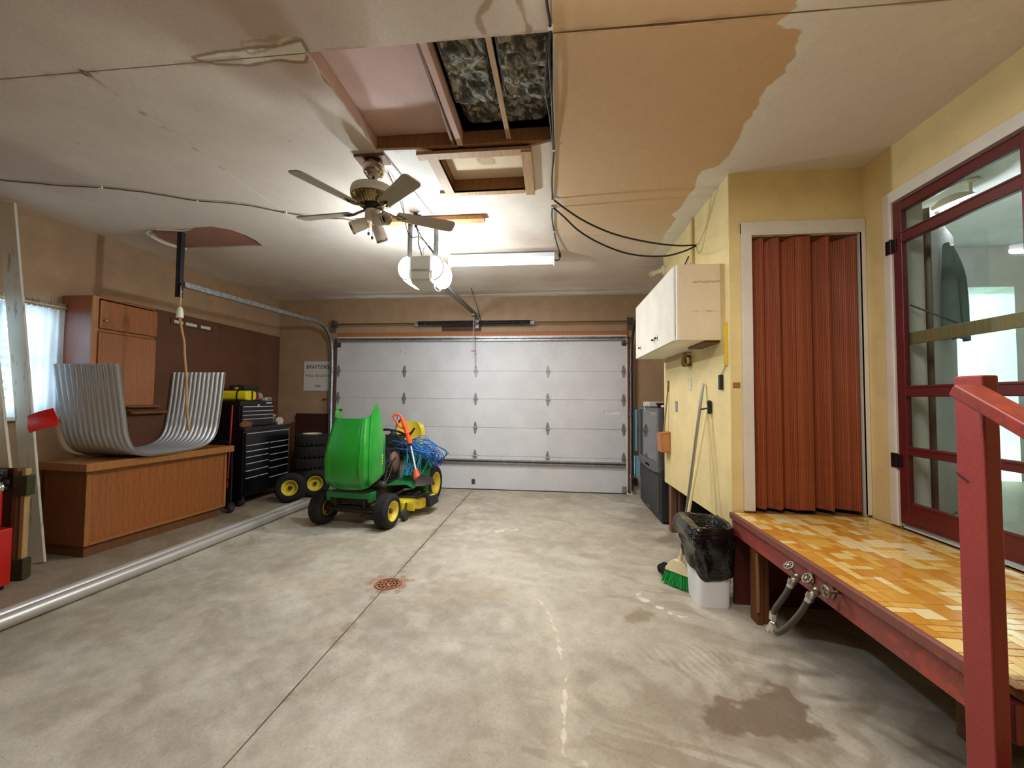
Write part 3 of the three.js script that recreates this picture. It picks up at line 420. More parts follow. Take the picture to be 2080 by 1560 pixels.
// ---------- sign on the back wall ----------
{
  const cv = document.createElement('canvas'); cv.width = 512; cv.height = 512; const c = cv.getContext('2d'); c.fillStyle = '#dcd9d0'; c.fillRect(0, 0, 512, 512); c.fillStyle = '#25211f'; c.textAlign = 'center'; c.textBaseline = 'middle';
  const line = (s, y, px, sx, sp) => { c.save(); c.translate(256, y); c.scale(sx, 1); c.font = 'bold ' + px + 'px sans-serif'; const ws = [...s].map((q) => c.measureText(q).width + sp); let x = -ws.reduce((a, b) => a + b, 0) / 2; [...s].forEach((q, i) => { c.fillText(q, x + ws[i] / 2, 0); x += ws[i]; }); c.restore(); };
  line('BRAYTONS', 96, 92, 0.78, 10); line('PAUL-MILDRED', 250, 58, 0.74, 16); line('1948', 432, 58, 0.74, 10);
  const ct = new THREE.CanvasTexture(cv); ct.colorSpace = THREE.SRGBColorSpace;
  const t = thing('wall_sign', 'white square sign with black lettering BRAYTONS PAUL-MILDRED 1948', 'sign', [-3.985, 1.805, -6.458]);
  obj('plate', B(-0.25, 0.25, -0.25, 0.25, 0, 0.008, 0.003), M('#dcd9d0', 0.5), t);
  obj('lettering', new THREE.PlaneGeometry(0.496, 0.496).translate(0, 0, 0.0088), new THREE.MeshPhysicalMaterial({ map: ct, roughness: 0.5 }), t, { uv: 'own' });
}
tag(obj('wall_hook', [B(-3.86, -3.80, 1.41, 1.425, -6.46, -6.40, 0.003), ball(0.012, -3.86, 1.418, -6.42, 8)], m_steeldark), 'small dark peg on the back wall under the white sign', 'hook');
tag(obj('dark_panel', B(-4.33, -3.74, 0.001, 1.17, -6.45, -6.41, 0.003), M('#4a2519', 0.6, { map: T_grain })), 'dark red-brown wooden panel standing against the back wall behind the tyre stack', 'panel');
tag(obj('wood_offcut', B(-4.42, -4.345, 0.001, 1.02, -6.452, -6.42, 0.003), M('#7b4a33', 0.7, { map: T_grain })), 'narrow brown board standing left of the dark panel', 'board');
// ---------- tool chests ----------
const m_chest = M('#0b0b0f', 0.28, { clear: 0.4 }), m_alu = M('#e4e6e8', 0.42, { metal: 0.55 });
const drawer = (t, x, y0, y1, z0, z1) => { const d = obj('drawer', B(x, x + 0.018, y0, y1, z0, z1, 0.003), m_chest, t); obj('handle', [B(x + 0.016, x + 0.032, y1 - 0.014, y1 - 0.003, z0 + 0.012, z1 - 0.012, 0.003)], m_alu, d); return d; };
{
  const t = thing('tool_cabinet', 'wide black rolling tool cabinet with many slim silver-edged drawers', 'tool chest', [0, 0, 0]);
  const x = -4.03, z0 = -5.80, z1 = -4.90;
  obj('body', B(-4.60, x, 0.13, 1.02, z0, z1, 0.008), m_chest, t);
  obj('lid', B(-4.61, x + 0.02, 0.985, 1.035, z0 - 0.01, z1 + 0.01, 0.008), m_chest, t);
  drawer(t, x, 0.815, 0.965, z0 + 0.02, z1 - 0.02);
  const zm = -5.36;
  for (const [a, b] of [[0.735, 0.808], [0.66, 0.728], [0.575, 0.653], [0.48, 0.568], [0.385, 0.473]]) drawer(t, x, a, b, zm + 0.008, z1 - 0.02);
  drawer(t, x, 0.19, 0.378, zm + 0.008, z1 - 0.02);
  for (const [a, b] of [[0.735, 0.808], [0.64, 0.728], [0.55, 0.633], [0.45, 0.543], [0.32, 0.443], [0.19, 0.313]]) drawer(t, x, a, b, z0 + 0.02, zm - 0.008);
  for (const [a, b] of [[-4.1, z1 - 0.08], [-4.52, z1 - 0.08], [-4.1, z0 + 0.08], [-4.52, z0 + 0.08]]) { const c = obj('caster', [bar([a - 0.02, 0.056, b], [a + 0.02, 0.056, b], 0.055, 18)], m_rubber, t); obj('fork', [B(a - 0.028, a - 0.023, 0.05, 0.14, b - 0.02, b + 0.02, 0.001), B(a + 0.023, a + 0.028, 0.05, 0.14, b - 0.02, b + 0.02, 0.001)], m_steeldark, c); }
}
{
  const t = thing('tool_chest', 'smaller black top chest with four silver-edged drawers on the tool cabinet', 'tool chest', [0, 1.036, 0]), x = -4.16, z0 = -5.62, z1 = -4.98;
  obj('body', B(-4.56, x, 0, 0.345, z0, z1, 0.006), m_chest, t); obj('lid', B(-4.57, x + 0.012, 0.29, 0.352, z0 - 0.008, z1 + 0.008, 0.008), m_chest, t);
  for (const [a, b] of [[0.225, 0.28], [0.17, 0.22], [0.115, 0.165], [0.015, 0.11]]) drawer(t, x, a, b, z0 + 0.02, z1 - 0.02);
  obj('clasp', B(x + 0.01, x + 0.02, 0.27, 0.30, -5.32, -5.28, 0.002), m_alu, t);
  obj('badge', B(x + 0.011, x + 0.014, 0.31, 0.33, -5.58, -5.46, 0.001), m_alu, t);
}
{ // yellow case on top
  const t = thing('yellow_case', 'rounded bright yellow plastic case with a black strap on the top chest', 'case', [-4.40, 1.391, -5.13], 0.12);
  const sec = (rx, ry) => { const s = new THREE.Shape(); for (let i = 0; i <= 32; i++) { const a = i / 32 * TAU, c = Math.cos(a), d = Math.sin(a), k = 0.55; const X = Math.sign(c) * Math.abs(c) ** k * rx, Y = Math.sign(d) * Math.abs(d) ** k * ry; i ? s.lineTo(X, Y) : s.moveTo(X, Y); } return s; };
  obj('shell', at(ext(sec(0.115, 0.068), 0.44, { bevel: 0.02 }), [-0.2, 0.068, 0], [0, Math.PI / 2, 0]), M('#f2e21a', 0.4), t);
  obj('strap', at(ext(sec(0.119, 0.0715), 0.02), [0.12, 0.068, 0], [0, Math.PI / 2, 0]), m_black, t);
  obj('strap', B(0.262, 0.268, 0.004, 0.134, -0.018, 0.006, 0.002), m_black, t);
}
{
  const t = thing('tool_box', 'dark grey plastic tool box with a yellow mark behind the yellow case', 'tool box', [-4.42, 1.391, -5.385], 0);
  obj('body', B(-0.12, 0.12, 0, 0.15, -0.11, 0.16, 0.012), M('#3a3832', 0.6), t); obj('lid', B(-0.125, 0.125, 0.15, 0.215, -0.115, 0.165, 0.014), M('#2f2d29', 0.6), t); obj('mark', at(lathe([[0, 0], [0.03, 0], [0.03, 0.004], [0, 0.004]], 20), [0.0, 0.17, 0.165], [Math.PI / 2, 0, 0], [1.2, 1, 0.6]), M('#c9c336', 0.6), t);
}
const crumple = (name, label, cat, p, sx, sy, sz, col, seed, o = {}) => { const g = new THREE.IcosahedronGeometry(1, 4), q = g.attributes.position; for (let i = 0; i < q.count; i++) { const a = V(q.getX(i), q.getY(i), q.getZ(i)), n = fbm(a.x * 2.4 + seed, a.y * 2.4 + a.z * 2.1 + seed, 3) - 0.5; a.multiplyScalar(1 + 0.75 * n); q.setXYZ(i, a.x * sx, Math.max(0, a.y * sy + sy * 0.7), a.z * sz); } g.computeVertexNormals(); const m = obj(name, toCreasedNormals(g, 0.7), M(col, o.r ?? 0.85, o)); m.position.set(...p); return tag(m, label, cat); };
crumple('work_glove', 'crumpled brown leather work glove on the near edge of the tool cabinet', 'glove', [-4.07, 1.036, -4.98], 0.05, 0.05, 0.09, '#7b4a38', 5);
crumple('shop_rag', 'pale crumpled rag on top of the small chest beside the tool box', 'rag', [-4.36, 1.391, -5.56], 0.06, 0.07, 0.05, '#b7a58c', 9);
crumple('shop_rag', 'dark red crumpled cloth behind the yellow case strap end', 'rag', [-4.24, 1.391, -5.36], 0.05, 0.04, 0.06, '#8c2b3c', 14);
crumple('plastic_bag', 'pale crumpled plastic bag of parts on the far end of the tool cabinet', 'bag', [-4.12, 1.036, -5.70], 0.06, 0.06, 0.06, '#c9c3b6', 22, { r: 0.4 });
{
  const t = thing('tape_roll', 'tan roll of tape stacked beside the small chest', 'tape', [-4.22, 1.036, -5.70]); obj('roll', [at(new THREE.TorusGeometry(0.04, 0.018, 10, 26), [0, 0.13, 0.02], [Math.PI / 2, 0, 0.3])], M('#c79a5d', 0.6), t); obj('tin', lathe([[0, 0], [0.045, 0], [0.045, 0.11], [0.04, 0.115], [0, 0.115]], 24), M('#8d8378', 0.4, { metal: 0.6 }), t);
  const b = thing('parts_box', 'small white cardboard parts box on the front edge of the top chest', 'box', [-4.22, 1.391, -5.56]); obj('carton', B(-0.03, 0.03, 0, 0.045, -0.06, 0.06, 0.003), M('#d9d5cb', 0.7, { map: T_mottle }), b); obj('label', B(0.03, 0.0315, 0.01, 0.035, -0.05, 0.03, 0), M('#6f6a66', 0.7), b);
}
tag(obj('red_rod', bar([-4.13, 0.001, -4.765], [-4.20, 1.33, -4.90], 0.012, 10), M('#a3172f', 0.35)), 'thin dark red rod leaning between the bench box and the tool cabinet', 'rod');
{
  const t = thing('hand_truck', 'folded black hand truck standing between the bench box and the tool cabinet', 'hand truck', [-4.08, 0, -4.705], 0.1);
  obj('frame', [tube([[-0.16, 0.08, 0], [-0.16, 0.6, 0], [-0.15, 0.82, 0.01], [-0.1, 0.87, 0.01], [0, 0.87, 0.01], [0.05, 0.82, 0.01], [0.06, 0.6, 0], [0.06, 0.08, 0]], 0.013, 80, 8), bar([-0.16, 0.4, 0], [0.06, 0.4, 0], 0.01), bar([-0.16, 0.2, 0], [0.06, 0.2, 0], 0.01), bar([-0.05, 0.2, 0], [-0.05, 0.86, 0], 0.008)], m_black, t);
  obj('toe_plate', B(-0.17, 0.07, 0.045, 0.3, -0.012, 0.012, 0.003), m_black, t);
  for (const x of [-0.19, 0.09]) { const w = obj('wheel', at(new THREE.TorusGeometry(0.045, 0.018, 10, 24), [x, 0.064, 0.03], [0, Math.PI / 2, 0]), m_rubber, t); obj('hub', bar([x - 0.012, 0.064, 0.03], [x + 0.012, 0.064, 0.03], 0.032, 18), m_steeldark, w); }
  obj('buckle', [bar([0.02, 0.83, 0.02], [0.045, 0.77, 0.025], 0.006), bar([-0.02, 0.83, 0.02], [0.02, 0.775, 0.025], 0.006)], m_alu, t);
}
// ---------- tyres and spare wheels ----------
const tyreProf = (R0, w, rim, tread = 0.02) => { const h = w / 2; return [[rim, -h * 0.72], [rim + 0.012, -h * 0.9], [lerp(rim, R0, 0.45), -h], [R0 - tread * 1.4, -h * 0.93], [R0 - tread * 0.3, -h * 0.72], [R0, -h * 0.4], [R0, h * 0.4], [R0 - tread * 0.3, h * 0.72], [R0 - tread * 1.4, h * 0.93], [lerp(rim, R0, 0.45), h], [rim + 0.012, h * 0.9], [rim, h * 0.72], [rim, -h * 0.72]]; };
{
  let y = 0; const mk = (label) => { const t = thing('tyre', label, 'tyre', [0, 0, 0], 0, 'stacked black tyres'); obj('carcass', lathe(tyreProf(0.225, 0.172, 0.125), 44), m_rubber, t); obj('tread', Array.from({ length: 44 }, (_, i) => C(0.012, 0.10, 0.02, 0, 0, 0, 0.002).applyMatrix4(new THREE.Matrix4().makeRotationY(i / 44 * TAU).multiply(new THREE.Matrix4().makeTranslation(0.224, (i % 2 ? 0.03 : -0.03), 0)))), m_rubber, t); return t; };
  const L = ['bottom tyre of the black stack, hidden by the two small wheels', 'second tyre from the bottom of the black stack', 'middle tyre of the five in the black stack', 'second tyre from the top of the black stack', 'topmost black tyre of the stack with a pale rim showing'];
  const first = mk(L[0]);
  L.forEach((l, i) => { const t = i ? dup(first, l) : first; t.position.set(-3.72 + rand(-0.012, 0.012), 0.088 + i * 0.176, -5.93 + rand(-0.012, 0.012)); t.rotation.y = i * 0.7; if (i === 4) obj('rim', lathe([[0.05, 0.03], [0.115, 0.035], [0.125, 0.075], [0.14, 0.092], [0.13, 0.094], [0.11, 0.05], [0.05, 0.045], [0.05, 0.03]], 36), M('#d8cfae', 0.6), t, { label: 'pale rim' }); });
}
const m_hub = M('#e8cf3a', 0.45, { map: T_mottle }), m_hubdirt = M('#8d7740', 0.7, { map: T_worn });
function smallWheel(t, Rt, w, rimR, face = 1) { // axis along +z of the wheel; face = the dished outer side
  const tyre = obj('tyre', at(lathe(tyreProf(Rt, w, rimR, 0.02), 48), [0, 0, 0], [Math.PI / 2, 0, 0]), m_rubber, t);
  const n = 40; obj('tread_blocks', Array.from({ length: n }, (_, i) => [-1, 1].map((s) => C(0.009, w * 0.26, TAU * Rt / n * 0.62, 0, 0, 0, 0.002).applyMatrix4(new THREE.Matrix4().makeRotationX(Math.PI / 2).multiply(new THREE.Matrix4().makeRotationY((i + (s > 0 ? 0.5 : 0)) / n * TAU)).multiply(new THREE.Matrix4().makeTranslation(Rt - 0.001, s * w * 0.15, 0))))).flat(), m_rubber, tyre);
  const f = w / 2 * face, rim = obj('rim', at(lathe([[0.028, 0.16 * w], [rimR * 0.45, 0.12 * w], [rimR * 0.8, 0.1 * w], [rimR * 0.86, 0.4 * w], [rimR + 0.006, 0.47 * w], [rimR + 0.008, 0.44 * w], [rimR * 0.92, 0.3 * w], [rimR * 0.9, -0.4 * w], [rimR * 0.84, -0.4 * w], [rimR * 0.8, 0.02 * w], [0.028, 0.04 * w], [0.028, 0.16 * w]], 40), [0, 0, 0], [face > 0 ? Math.PI / 2 : -Math.PI / 2, 0, 0]), m_hub, t);
  obj('hub', [bar([0, 0, -0.05 * face], [0, 0, f * 0.62], 0.028, 18), bar([0, 0, f * 0.6], [0, 0, f * 0.7], 0.016, 14)], m_steeldark, rim);
  return tyre;
}
{
  const t = thing('spare_wheel', 'small black wheel with a yellow hub leaning in front of the tool cabinet', 'wheel', [-3.60, 0.196, -5.27], 0.32, 'spare wheels by the tyre stack'); t.rotation.x = -0.12; smallWheel(t, 0.196, 0.15, 0.098);
  const b = dup(t, 'small yellow-hubbed wheel half hidden behind the mower front tyre', [-3.46, 0.19, -5.62], 0.45); b.rotation.z = 1.3;
}
// ---------- pipes on the floor ----------
{
  const pipe = (label, a, b, r, r0) => { const d = V(...b).sub(V(...a)), L = d.length(), g = new THREE.LatheGeometry([[r0, 0], [r, 0], [r, L], [r0, L], [r0, 0]].map((p) => new THREE.Vector2(...p)), 28); g.applyMatrix4(new THREE.Matrix4().compose(V(...a), new THREE.Quaternion().setFromUnitVectors(V(0, 1, 0), d.normalize()), V(1, 1, 1))); const m = obj('steel_pipe', g, M('#cbc9c3', 0.4, { metal: 0.45, map: T_mottle, bump: 0.0004 })); tag(m, label, 'pipe', 'long steel pipes on the floor'); };
  pipe('nearer and thicker of two long grey pipes lying on the floor', [-3.40, 0.046, -1.2], [-3.215, 0.046, -5.22], 0.045, 0.041);
  pipe('farther long grey pipe lying on the floor beside the bench box', [-3.515, 0.042, -1.2], [-3.35, 0.042, -5.12], 0.041, 0.037);
}
// ---------- leaning boards, flag, creeper and red machine at the left edge ----------
const m_oldwhite = M('#dcd8cf', 0.75, { map: T_wornwhite, bump: 0.0008 });
tag(obj('leaning_board', plankBar([-4.40, 0.004, -3.075], [-4.625, 3.07, -2.90], 0.125, 0.022, [0.25, 0.0, 1]), m_oldwhite), 'tall weathered white board leaning from floor to ceiling before the window', 'board');
{
  const t = thing('leaning_board', 'second white board with nail holes leaning at the left picture edge', 'board', [0, 0, 0]);
  obj('plank', plankBar([-4.30, 0.004, -2.86], [-4.60, 1.95, -2.81], 0.13, 0.022, [0.2, 0, 1]), M('#dcd4c2', 0.7, { map: T_wornwhite }), t);
  for (const y of [1.06, 1.38]) { const k = y / 1.95; obj('nail_hole', at(new THREE.CylinderGeometry(0.008, 0.008, 0.004, 10), [-4.30 - 0.33 * k + 0.02, y, -2.86 + 0.06 * k + 0.0135], [Math.PI / 2 + 0.05, 0, 0.1]), m_black, t); }
}
{
  const t = thing('warning_flag', 'bright red plastic flag stapled to the leaning white board', 'flag', [-4.115, 1.245, -2.86], 0.15);
  obj('cloth', sheet(18, 12, (u, v) => { const a = 22 * R, X = (u - 0.5) * 0.225, Y = (v - 0.5) * 0.15 - 0.02 * u; return [X * Math.cos(a) - Y * Math.sin(a) + 0.02 * (v - 0.5), X * Math.sin(a) + Y * Math.cos(a), 0.02 * Math.sin(u * 3) + 0.008 * Math.sin(v * 5 + u * 3)]; }, 0.002), M('#ff2a1e', 0.5, { map: T_mottle }), t, { uv: 'own' });
  obj('staple', bar([-0.105, 0.03, 0.004], [-0.09, 0.036, 0.004], 0.002, 6), m_steel, t);
}
{ // mechanic's creeper standing on its end
  const t = thing('mechanic_creeper', 'low wooden mechanic creeper stood on end with chrome casters and olive corner blocks', 'creeper', [-4.315, 0, -2.755], 0.2);
  obj('pad', B(-0.30, 0.14, 0.08, 0.86, -0.055, -0.035, 0.008), M('#4b1410', 0.5), t);
  for (const x of [0.12, 0.18]) obj('side_rail', B(x - 0.016, x + 0.016, 0.05, 0.86, -0.03, 0.012, 0.005), M(x > 0.15 ? '#d8b27a' : '#8c5a36', 0.5, { map: T_grain }), t);
  for (const y of [0.09, 0.735]) obj('corner_block', B(0.125, 0.225, y - 0.085 + 0.004, y + 0.075, -0.035, 0.03, 0.008), M('#4a4a30', 0.55, { metal: 0.3, map: T_mottle }), t);
  for (const [y, x] of [[0.10, 0.07], [0.72, 0.05], [0.80, 0.0]]) { const c = obj('caster', [ball(0.05, x, y, 0.05, 20)], M('#cfd2d4', 0.12, { metal: 1 }), t); obj('caster_fork', [B(x - 0.03, x + 0.03, y - 0.02, y + 0.055, -0.03, 0.02, 0.01), bar([x - 0.055, y, 0.05], [x + 0.055, y, 0.05], 0.012)], m_steeldark, c); }
}
{
  const t = thing('red_jack', 'bright red metal shop jack body cut by the left picture edge', 'jack', [-4.105, 0, -2.56], 0.0);
  obj('body', [B(-0.22, 0.085, 0.03, 0.45, -0.1, 0.12, 0.012), B(-0.2, 0.02, 0.45, 0.72, -0.08, 0.06, 0.02)], M('#c8140e', 0.35, { clear: 0.4 }), t);
  obj('foot', [B(-0.2, -0.14, 0, 0.03, -0.08, 0.1, 0.004), B(0.0, 0.06, 0, 0.03, -0.08, 0.1, 0.004)], m_black, t);
  obj('handle', tube([[-0.1, 0.72, 0], [-0.1, 0.82, 0.02], [-0.02, 0.84, 0.03], [0.04, 0.80, 0.03]], 0.022, 30, 10), m_black, t);
}
// ---------- lawn tractor: +z is its front, +x its left side ----------
const TR = { p: [-2.18, 0, -4.99], turn: -5.1 * R };
const toWorld = (x, y, z) => V(x, y, z).applyAxisAngle(V(0, 1, 0), TR.turn).add(V(...TR.p));
{
  const t = thing('lawn_tractor', 'green and yellow lawn tractor with its hood tipped forward before the garage door', 'lawn tractor', TR.p, TR.turn);
  const m_green = M('#1f9a2c', 0.32, { clear: 0.6, cr: 0.15, map: T_mottle }), m_green2 = M('#1c7a3a', 0.42, { clear: 0.2, map: T_mottle }), m_yel = M('#e9cf2d', 0.42, { map: T_mottle, clear: 0.2 }), m_grime = M('#2c2620', 0.7, { map: T_mottle, bump: 0.002 }), m_engine = M('#4b4136', 0.55, { metal: 0.5, map: T_worn });
  // hood, tipped up: a U in plan, open to the rear
  const hw = (y) => 0.262 - 0.05 * sstep(0.75, 1.3, y) - 0.03 * sstep(0.6, 0.43, y), zf = (y) => 0.80 - 0.10 * sstep(0.62, 0.42, y) ** 2 - 0.10 * sstep(0.7, 1.35, y) + 0.02 * Math.sin((y - 0.43) * 4), dep = (y) => 0.06 + 0.31 * sstep(0.42, 0.60, y) - 0.03 * sstep(0.95, 1.25, y) - 0.05 * sstep(1.0, 1.05, y);
  const f = (u, v) => { // u across the U, v bottom to top
    const q = (u - 0.5) * 2, aq = Math.abs(q), s = Math.sign(q) || 1, k = 0.5;  // aq < k: front; beyond: side
    let side = Math.max(0, (aq - k) / (1 - k)), front = Math.min(1, aq / k);
    const top = aq <= k ? 1.212 + 0.03 * front ** 6 : side < 0.42 ? lerp(1.242, 1.372, sstep(0, 1, side / 0.42)) : lerp(1.372, 1.12, Math.pow((side - 0.42) / 0.58, 0.9));
    const bot = 0.43 + 0.03 * front ** 3 + 0.10 * side;
    const y = lerp(bot, top, v), w = hw(y), z0 = zf(y), d = dep(y), r = 0.055;
    if (aq <= k) { const bulge = 0.018 * (1 - front * front) + (front > 0.86 ? -r * (1 - Math.sqrt(Math.max(0, 1 - ((front - 0.86) / 0.14) ** 2))) * 0.9 : 0) + (front > 0.66 && front < 0.8 ? 0.006 : 0); return [s * front * (w - 0.006) , y, z0 + bulge]; }
    const rr2 = side < 0.14 ? r * (1 - side / 0.14) * 0.9 : 0; return [s * (w + 0.035 * Math.sin(Math.min(1, side * 1.6) * Math.PI / 2) - 0.02 * sstep(0.75, 1, side)), y, z0 - rr2 * 0.95 - side * d];
  };
  const hood = obj('hood', sheet(96, 48, f, 0.007), m_green, t, { uv: 'own' });
  m_green.map = scaled(T_mottle, 1.1);
  for (const s of [-1, 1]) { obj('hood_rib', tube([0.06, 0.2, 0.4, 0.6, 0.8, 0.95].map((v) => { const p = f(0.5 + s * 0.19, v); return [p[0], p[1], p[2] + 0.002]; }), 0.005, 40, 6), m_green, hood); obj('hood_rib', tube([0.12, 0.3, 0.5, 0.7, 0.9].map((v) => { const p = f(0.5 + s * 0.30, v); return [p[0] + s * 0.002, p[1], p[2]]; }), 0.005, 40, 6), m_green, hood); }
  obj('hood_decal', [0.30, 0.36, 0.42, 0.48].map((v) => { const p = f(0.93, v * 0.75), q = f(0.93, v * 0.75 + 0.03); return bar([p[0] + 0.005, p[1], p[2]], [q[0] + 0.005, q[1], q[2] - 0.012], 0.004, 6); }), M('#d9d24a', 0.5), hood, { label: 'short yellow model marks' });
  for (const s of [-1, 1]) obj('hood_catch', [bar([s * 0.218, 1.30, 0.55], [s * 0.243, 1.30, 0.55], 0.012, 10)], m_black, hood);
  // frame, grille bar and front axle
  obj('front_bar', [B(-0.27, 0.27, 0.335, 0.40, 0.70, 0.725, 0.006), B(-0.27, -0.23, 0.30, 0.40, 0.6, 0.72, 0.006), B(0.23, 0.27, 0.30, 0.40, 0.6, 0.72, 0.006)], m_green2, t);
  obj('chassis', [B(-0.19, -0.165, 0.24, 0.38, -0.75, 0.70, 0.004), B(0.165, 0.19, 0.24, 0.38, -0.75, 0.70, 0.004), B(-0.19, 0.19, 0.25, 0.37, 0.6, 0.63, 0.004), B(-0.2, 0.2, 0.37, 0.42, 0.35, 0.72, 0.01)], m_grime, t);
  obj('front_axle', [B(-0.36, 0.36, 0.15, 0.23, 0.55, 0.62, 0.015), bar([-0.33, 0.1, 0.585], [-0.33, 0.3, 0.585], 0.022), bar([0.33, 0.1, 0.585], [0.33, 0.3, 0.585], 0.022), bar([-0.3, 0.2, 0.66], [0.3, 0.18, 0.66], 0.011), bar([0.1, 0.12, 0.63], [0.34, 0.26, 0.65], 0.011), B(0.16, 0.3, 0.09, 0.17, 0.55, 0.66, 0.02)], m_grime, t);
  // engine and hoses behind the hood
  obj('engine_block', [B(-0.15, 0.15, 0.40, 0.62, 0.02, 0.38, 0.03), at(lathe([[0, 0], [0.15, 0], [0.165, 0.03], [0.165, 0.09], [0.12, 0.13], [0, 0.13]], 30), [0, 0.62, 0.22])], m_engine, t);
  obj('engine_fins', Array.from({ length: 8 }, (_, i) => B(0.1, 0.215, 0.43 + i * 0.024, 0.439 + i * 0.024, 0.06, 0.34, 0.003)), m_engine, t);
  obj('engine_hoses', [tube([[0.18, 0.42, 0.5], [0.215, 0.55, 0.4], [0.2, 0.7, 0.3], [0.1, 0.76, 0.2]], 0.013, 40, 8), tube([[0.22, 0.36, 0.45], [0.245, 0.5, 0.28], [0.2, 0.66, 0.12], [0.1, 0.8, 0.05]], 0.01, 40, 8), tube([[0.15, 0.3, 0.62], [0.24, 0.4, 0.5], [0.235, 0.48, 0.36], [0.2, 0.62, 0.2], [0.23, 0.7, 0.08]], 0.009, 40, 8), tube([[0.2, 0.62, 0.34], [0.21, 0.72, 0.2], [0.12, 0.82, 0.1]], 0.008, 30, 8)], m_black, t);
  obj('muffler', at(new THREE.CapsuleGeometry(0.05, 0.2, 6, 16), [0.2, 0.45, 0.52], [0, 0, Math.PI / 2]), m_engine, t);
  obj('firewall', B(-0.22, 0.22, 0.42, 0.80, -0.06, -0.03, 0.01), m_grime, t);
  obj('air_cover', [at(new THREE.SphereGeometry(0.11, 20, 12), [0.18, 0.63, 0.03], [0, 0, 0], [0.55, 1.25, 0.9])], M('#6a5348', 0.6, { map: T_mottle }), t);
  // dash and wheel
  obj('dashboard', [at(ext([[-0.25, 0], [0.25, 0], [0.21, 0.17], [0.13, 0.23], [-0.13, 0.23], [-0.21, 0.17]], 0.16, { bevel: 0.01 }), [0, 0.70, -0.24], [-0.25, 0, 0])], M('#17201a', 0.5), t);
  const sw = obj('steering_wheel', [at(new THREE.TorusGeometry(0.17, 0.016, 12, 44), [0, 0.96, -0.26], [Math.PI / 2 - 0.42, 0, 0])], m_black, t);
  obj('spokes', [0, 2.1, 4.2].map((a) => at(C(0.16, 0.02, 0.03, 0.08, 0, 0, 0.008), [0, 0.945, -0.265], [0.42 + 0.0, a, 0])).concat([at(lathe([[0, -0.02], [0.045, -0.02], [0.05, 0.015], [0, 0.03]], 20), [0, 0.945, -0.265], [-0.42 + 0.84, 0, 0])]), m_black, sw);
  obj('steering_column', bar([0, 0.76, -0.18], [0, 0.94, -0.26], 0.025), m_black, t);
  obj('control_lever', [bar([0.16, 0.62, -0.28], [0.2, 0.86, -0.36], 0.009), bar([0.2, 0.86, -0.36], [0.207, 0.98, -0.38], 0.015)], m_black, t);
  // footrests, fenders, seat
  for (const s of [-1, 1]) {
    obj('footrest', sheet(20, 10, (u, v) => { const z = lerp(-0.36, 0.30, u), x = s * lerp(0.17, 0.50, v); return [x, 0.395 + 0.03 * v * 0 - 0.05 * sstep(0.75, 1, v) * 1 + 0.09 * sstep(0.2, 0, u), z - 0.16 * v * sstep(0.6, 1, u)]; }, 0.008), m_green2, t, { uv: 'own' });
    obj('fender', sheet(30, 14, (u, v) => { const a = lerp(-0.15, 2.35, u), rz = 0.315, x = s * lerp(0.16, 0.52, v); return [x, 0.30 + Math.sin(a) * rz * 1.12 - 0.03 * v * v, -0.60 + Math.cos(a) * rz * 1.05]; }, 0.008), m_green2, t, { uv: 'own' });
  }
  obj('fender_deck', B(-0.22, 0.22, 0.60, 0.66, -0.9, -0.36, 0.03), m_green2, t);
  obj('seat_pan', at(new RoundedBoxGeometry(0.44, 0.10, 0.40, 4, 0.045), [0, 0.74, -0.58], [-0.06, 0, 0]), m_yel, t);
  obj('seat_back', at(sheet(24, 20, (u, v) => { const X = (u - 0.5) * 2, Y = v; const w = 0.225 * (1 - 0.25 * Math.max(0, Y - 0.5) ** 2 * 3); return [X * w, Y * 0.34 - 0.06 * Math.abs(X) ** 3 * Y, 0.07 * X * X + 0.0]; }, 0.06), [0, 0.76, -0.80], [-0.2, 0, 0]), M('#dfc433', 0.5, { map: T_mottle }), t, { uv: 'own' });
  // mower deck
  const dk = new THREE.Shape(); [[-0.60, -0.28], [-0.62, 0.02], [-0.42, 0.20], [-0.12, 0.12], [0.0, 0.22], [0.12, 0.12], [0.42, 0.24], [0.60, 0.10], [0.66, -0.20], [0.58, -0.30], [0.3, -0.26], [0, -0.34], [-0.3, -0.26]].forEach((p, i) => i ? dk.lineTo(p[0], p[1]) : dk.moveTo(p[0], p[1]));
  const deck = obj('mower_deck', at(ext(dk, 0.075, { bevel: 0.025 }), [0, 0.115, 0.0], [-Math.PI / 2, 0, 0]).scale(1, 1, -1), m_yel, t);
  { const ix = deck.geometry; const p = ix.attributes.position, n = ix.attributes.normal; for (let i = 0; i < p.count; i += 3) for (const k of ['position', 'normal', 'uv']) { const a = ix.attributes[k], s = a.itemSize; for (let c = 0; c < s; c++) { const q = a.array[(i + 1) * s + c]; a.array[(i + 1) * s + c] = a.array[(i + 2) * s + c]; a.array[(i + 2) * s + c] = q; } } void p, n; }
  obj('belt_cover', [B(0.26, 0.56, 0.215, 0.245, -0.16, 0.12, 0.012), at(lathe([[0, 0], [0.1, 0], [0.1, 0.05], [0.06, 0.07], [0, 0.07]], 24), [0.42, 0.215, -0.02])], M('#3c3a36', 0.6), deck);
  obj('discharge_chute', at(ext([[0, 0], [0.12, 0], [0.1, 0.1], [0, 0.13]], 0.26, { bevel: 0.006 }), [0.56, 0.10, -0.24]), M('#1a1a19', 0.6), deck);
  obj('deck_bracket', [B(0.36, 0.42, 0.09, 0.20, 0.235, 0.26, 0.004), B(0.41, 0.56, 0.10, 0.19, 0.225, 0.24, 0.004)], m_yel, deck);
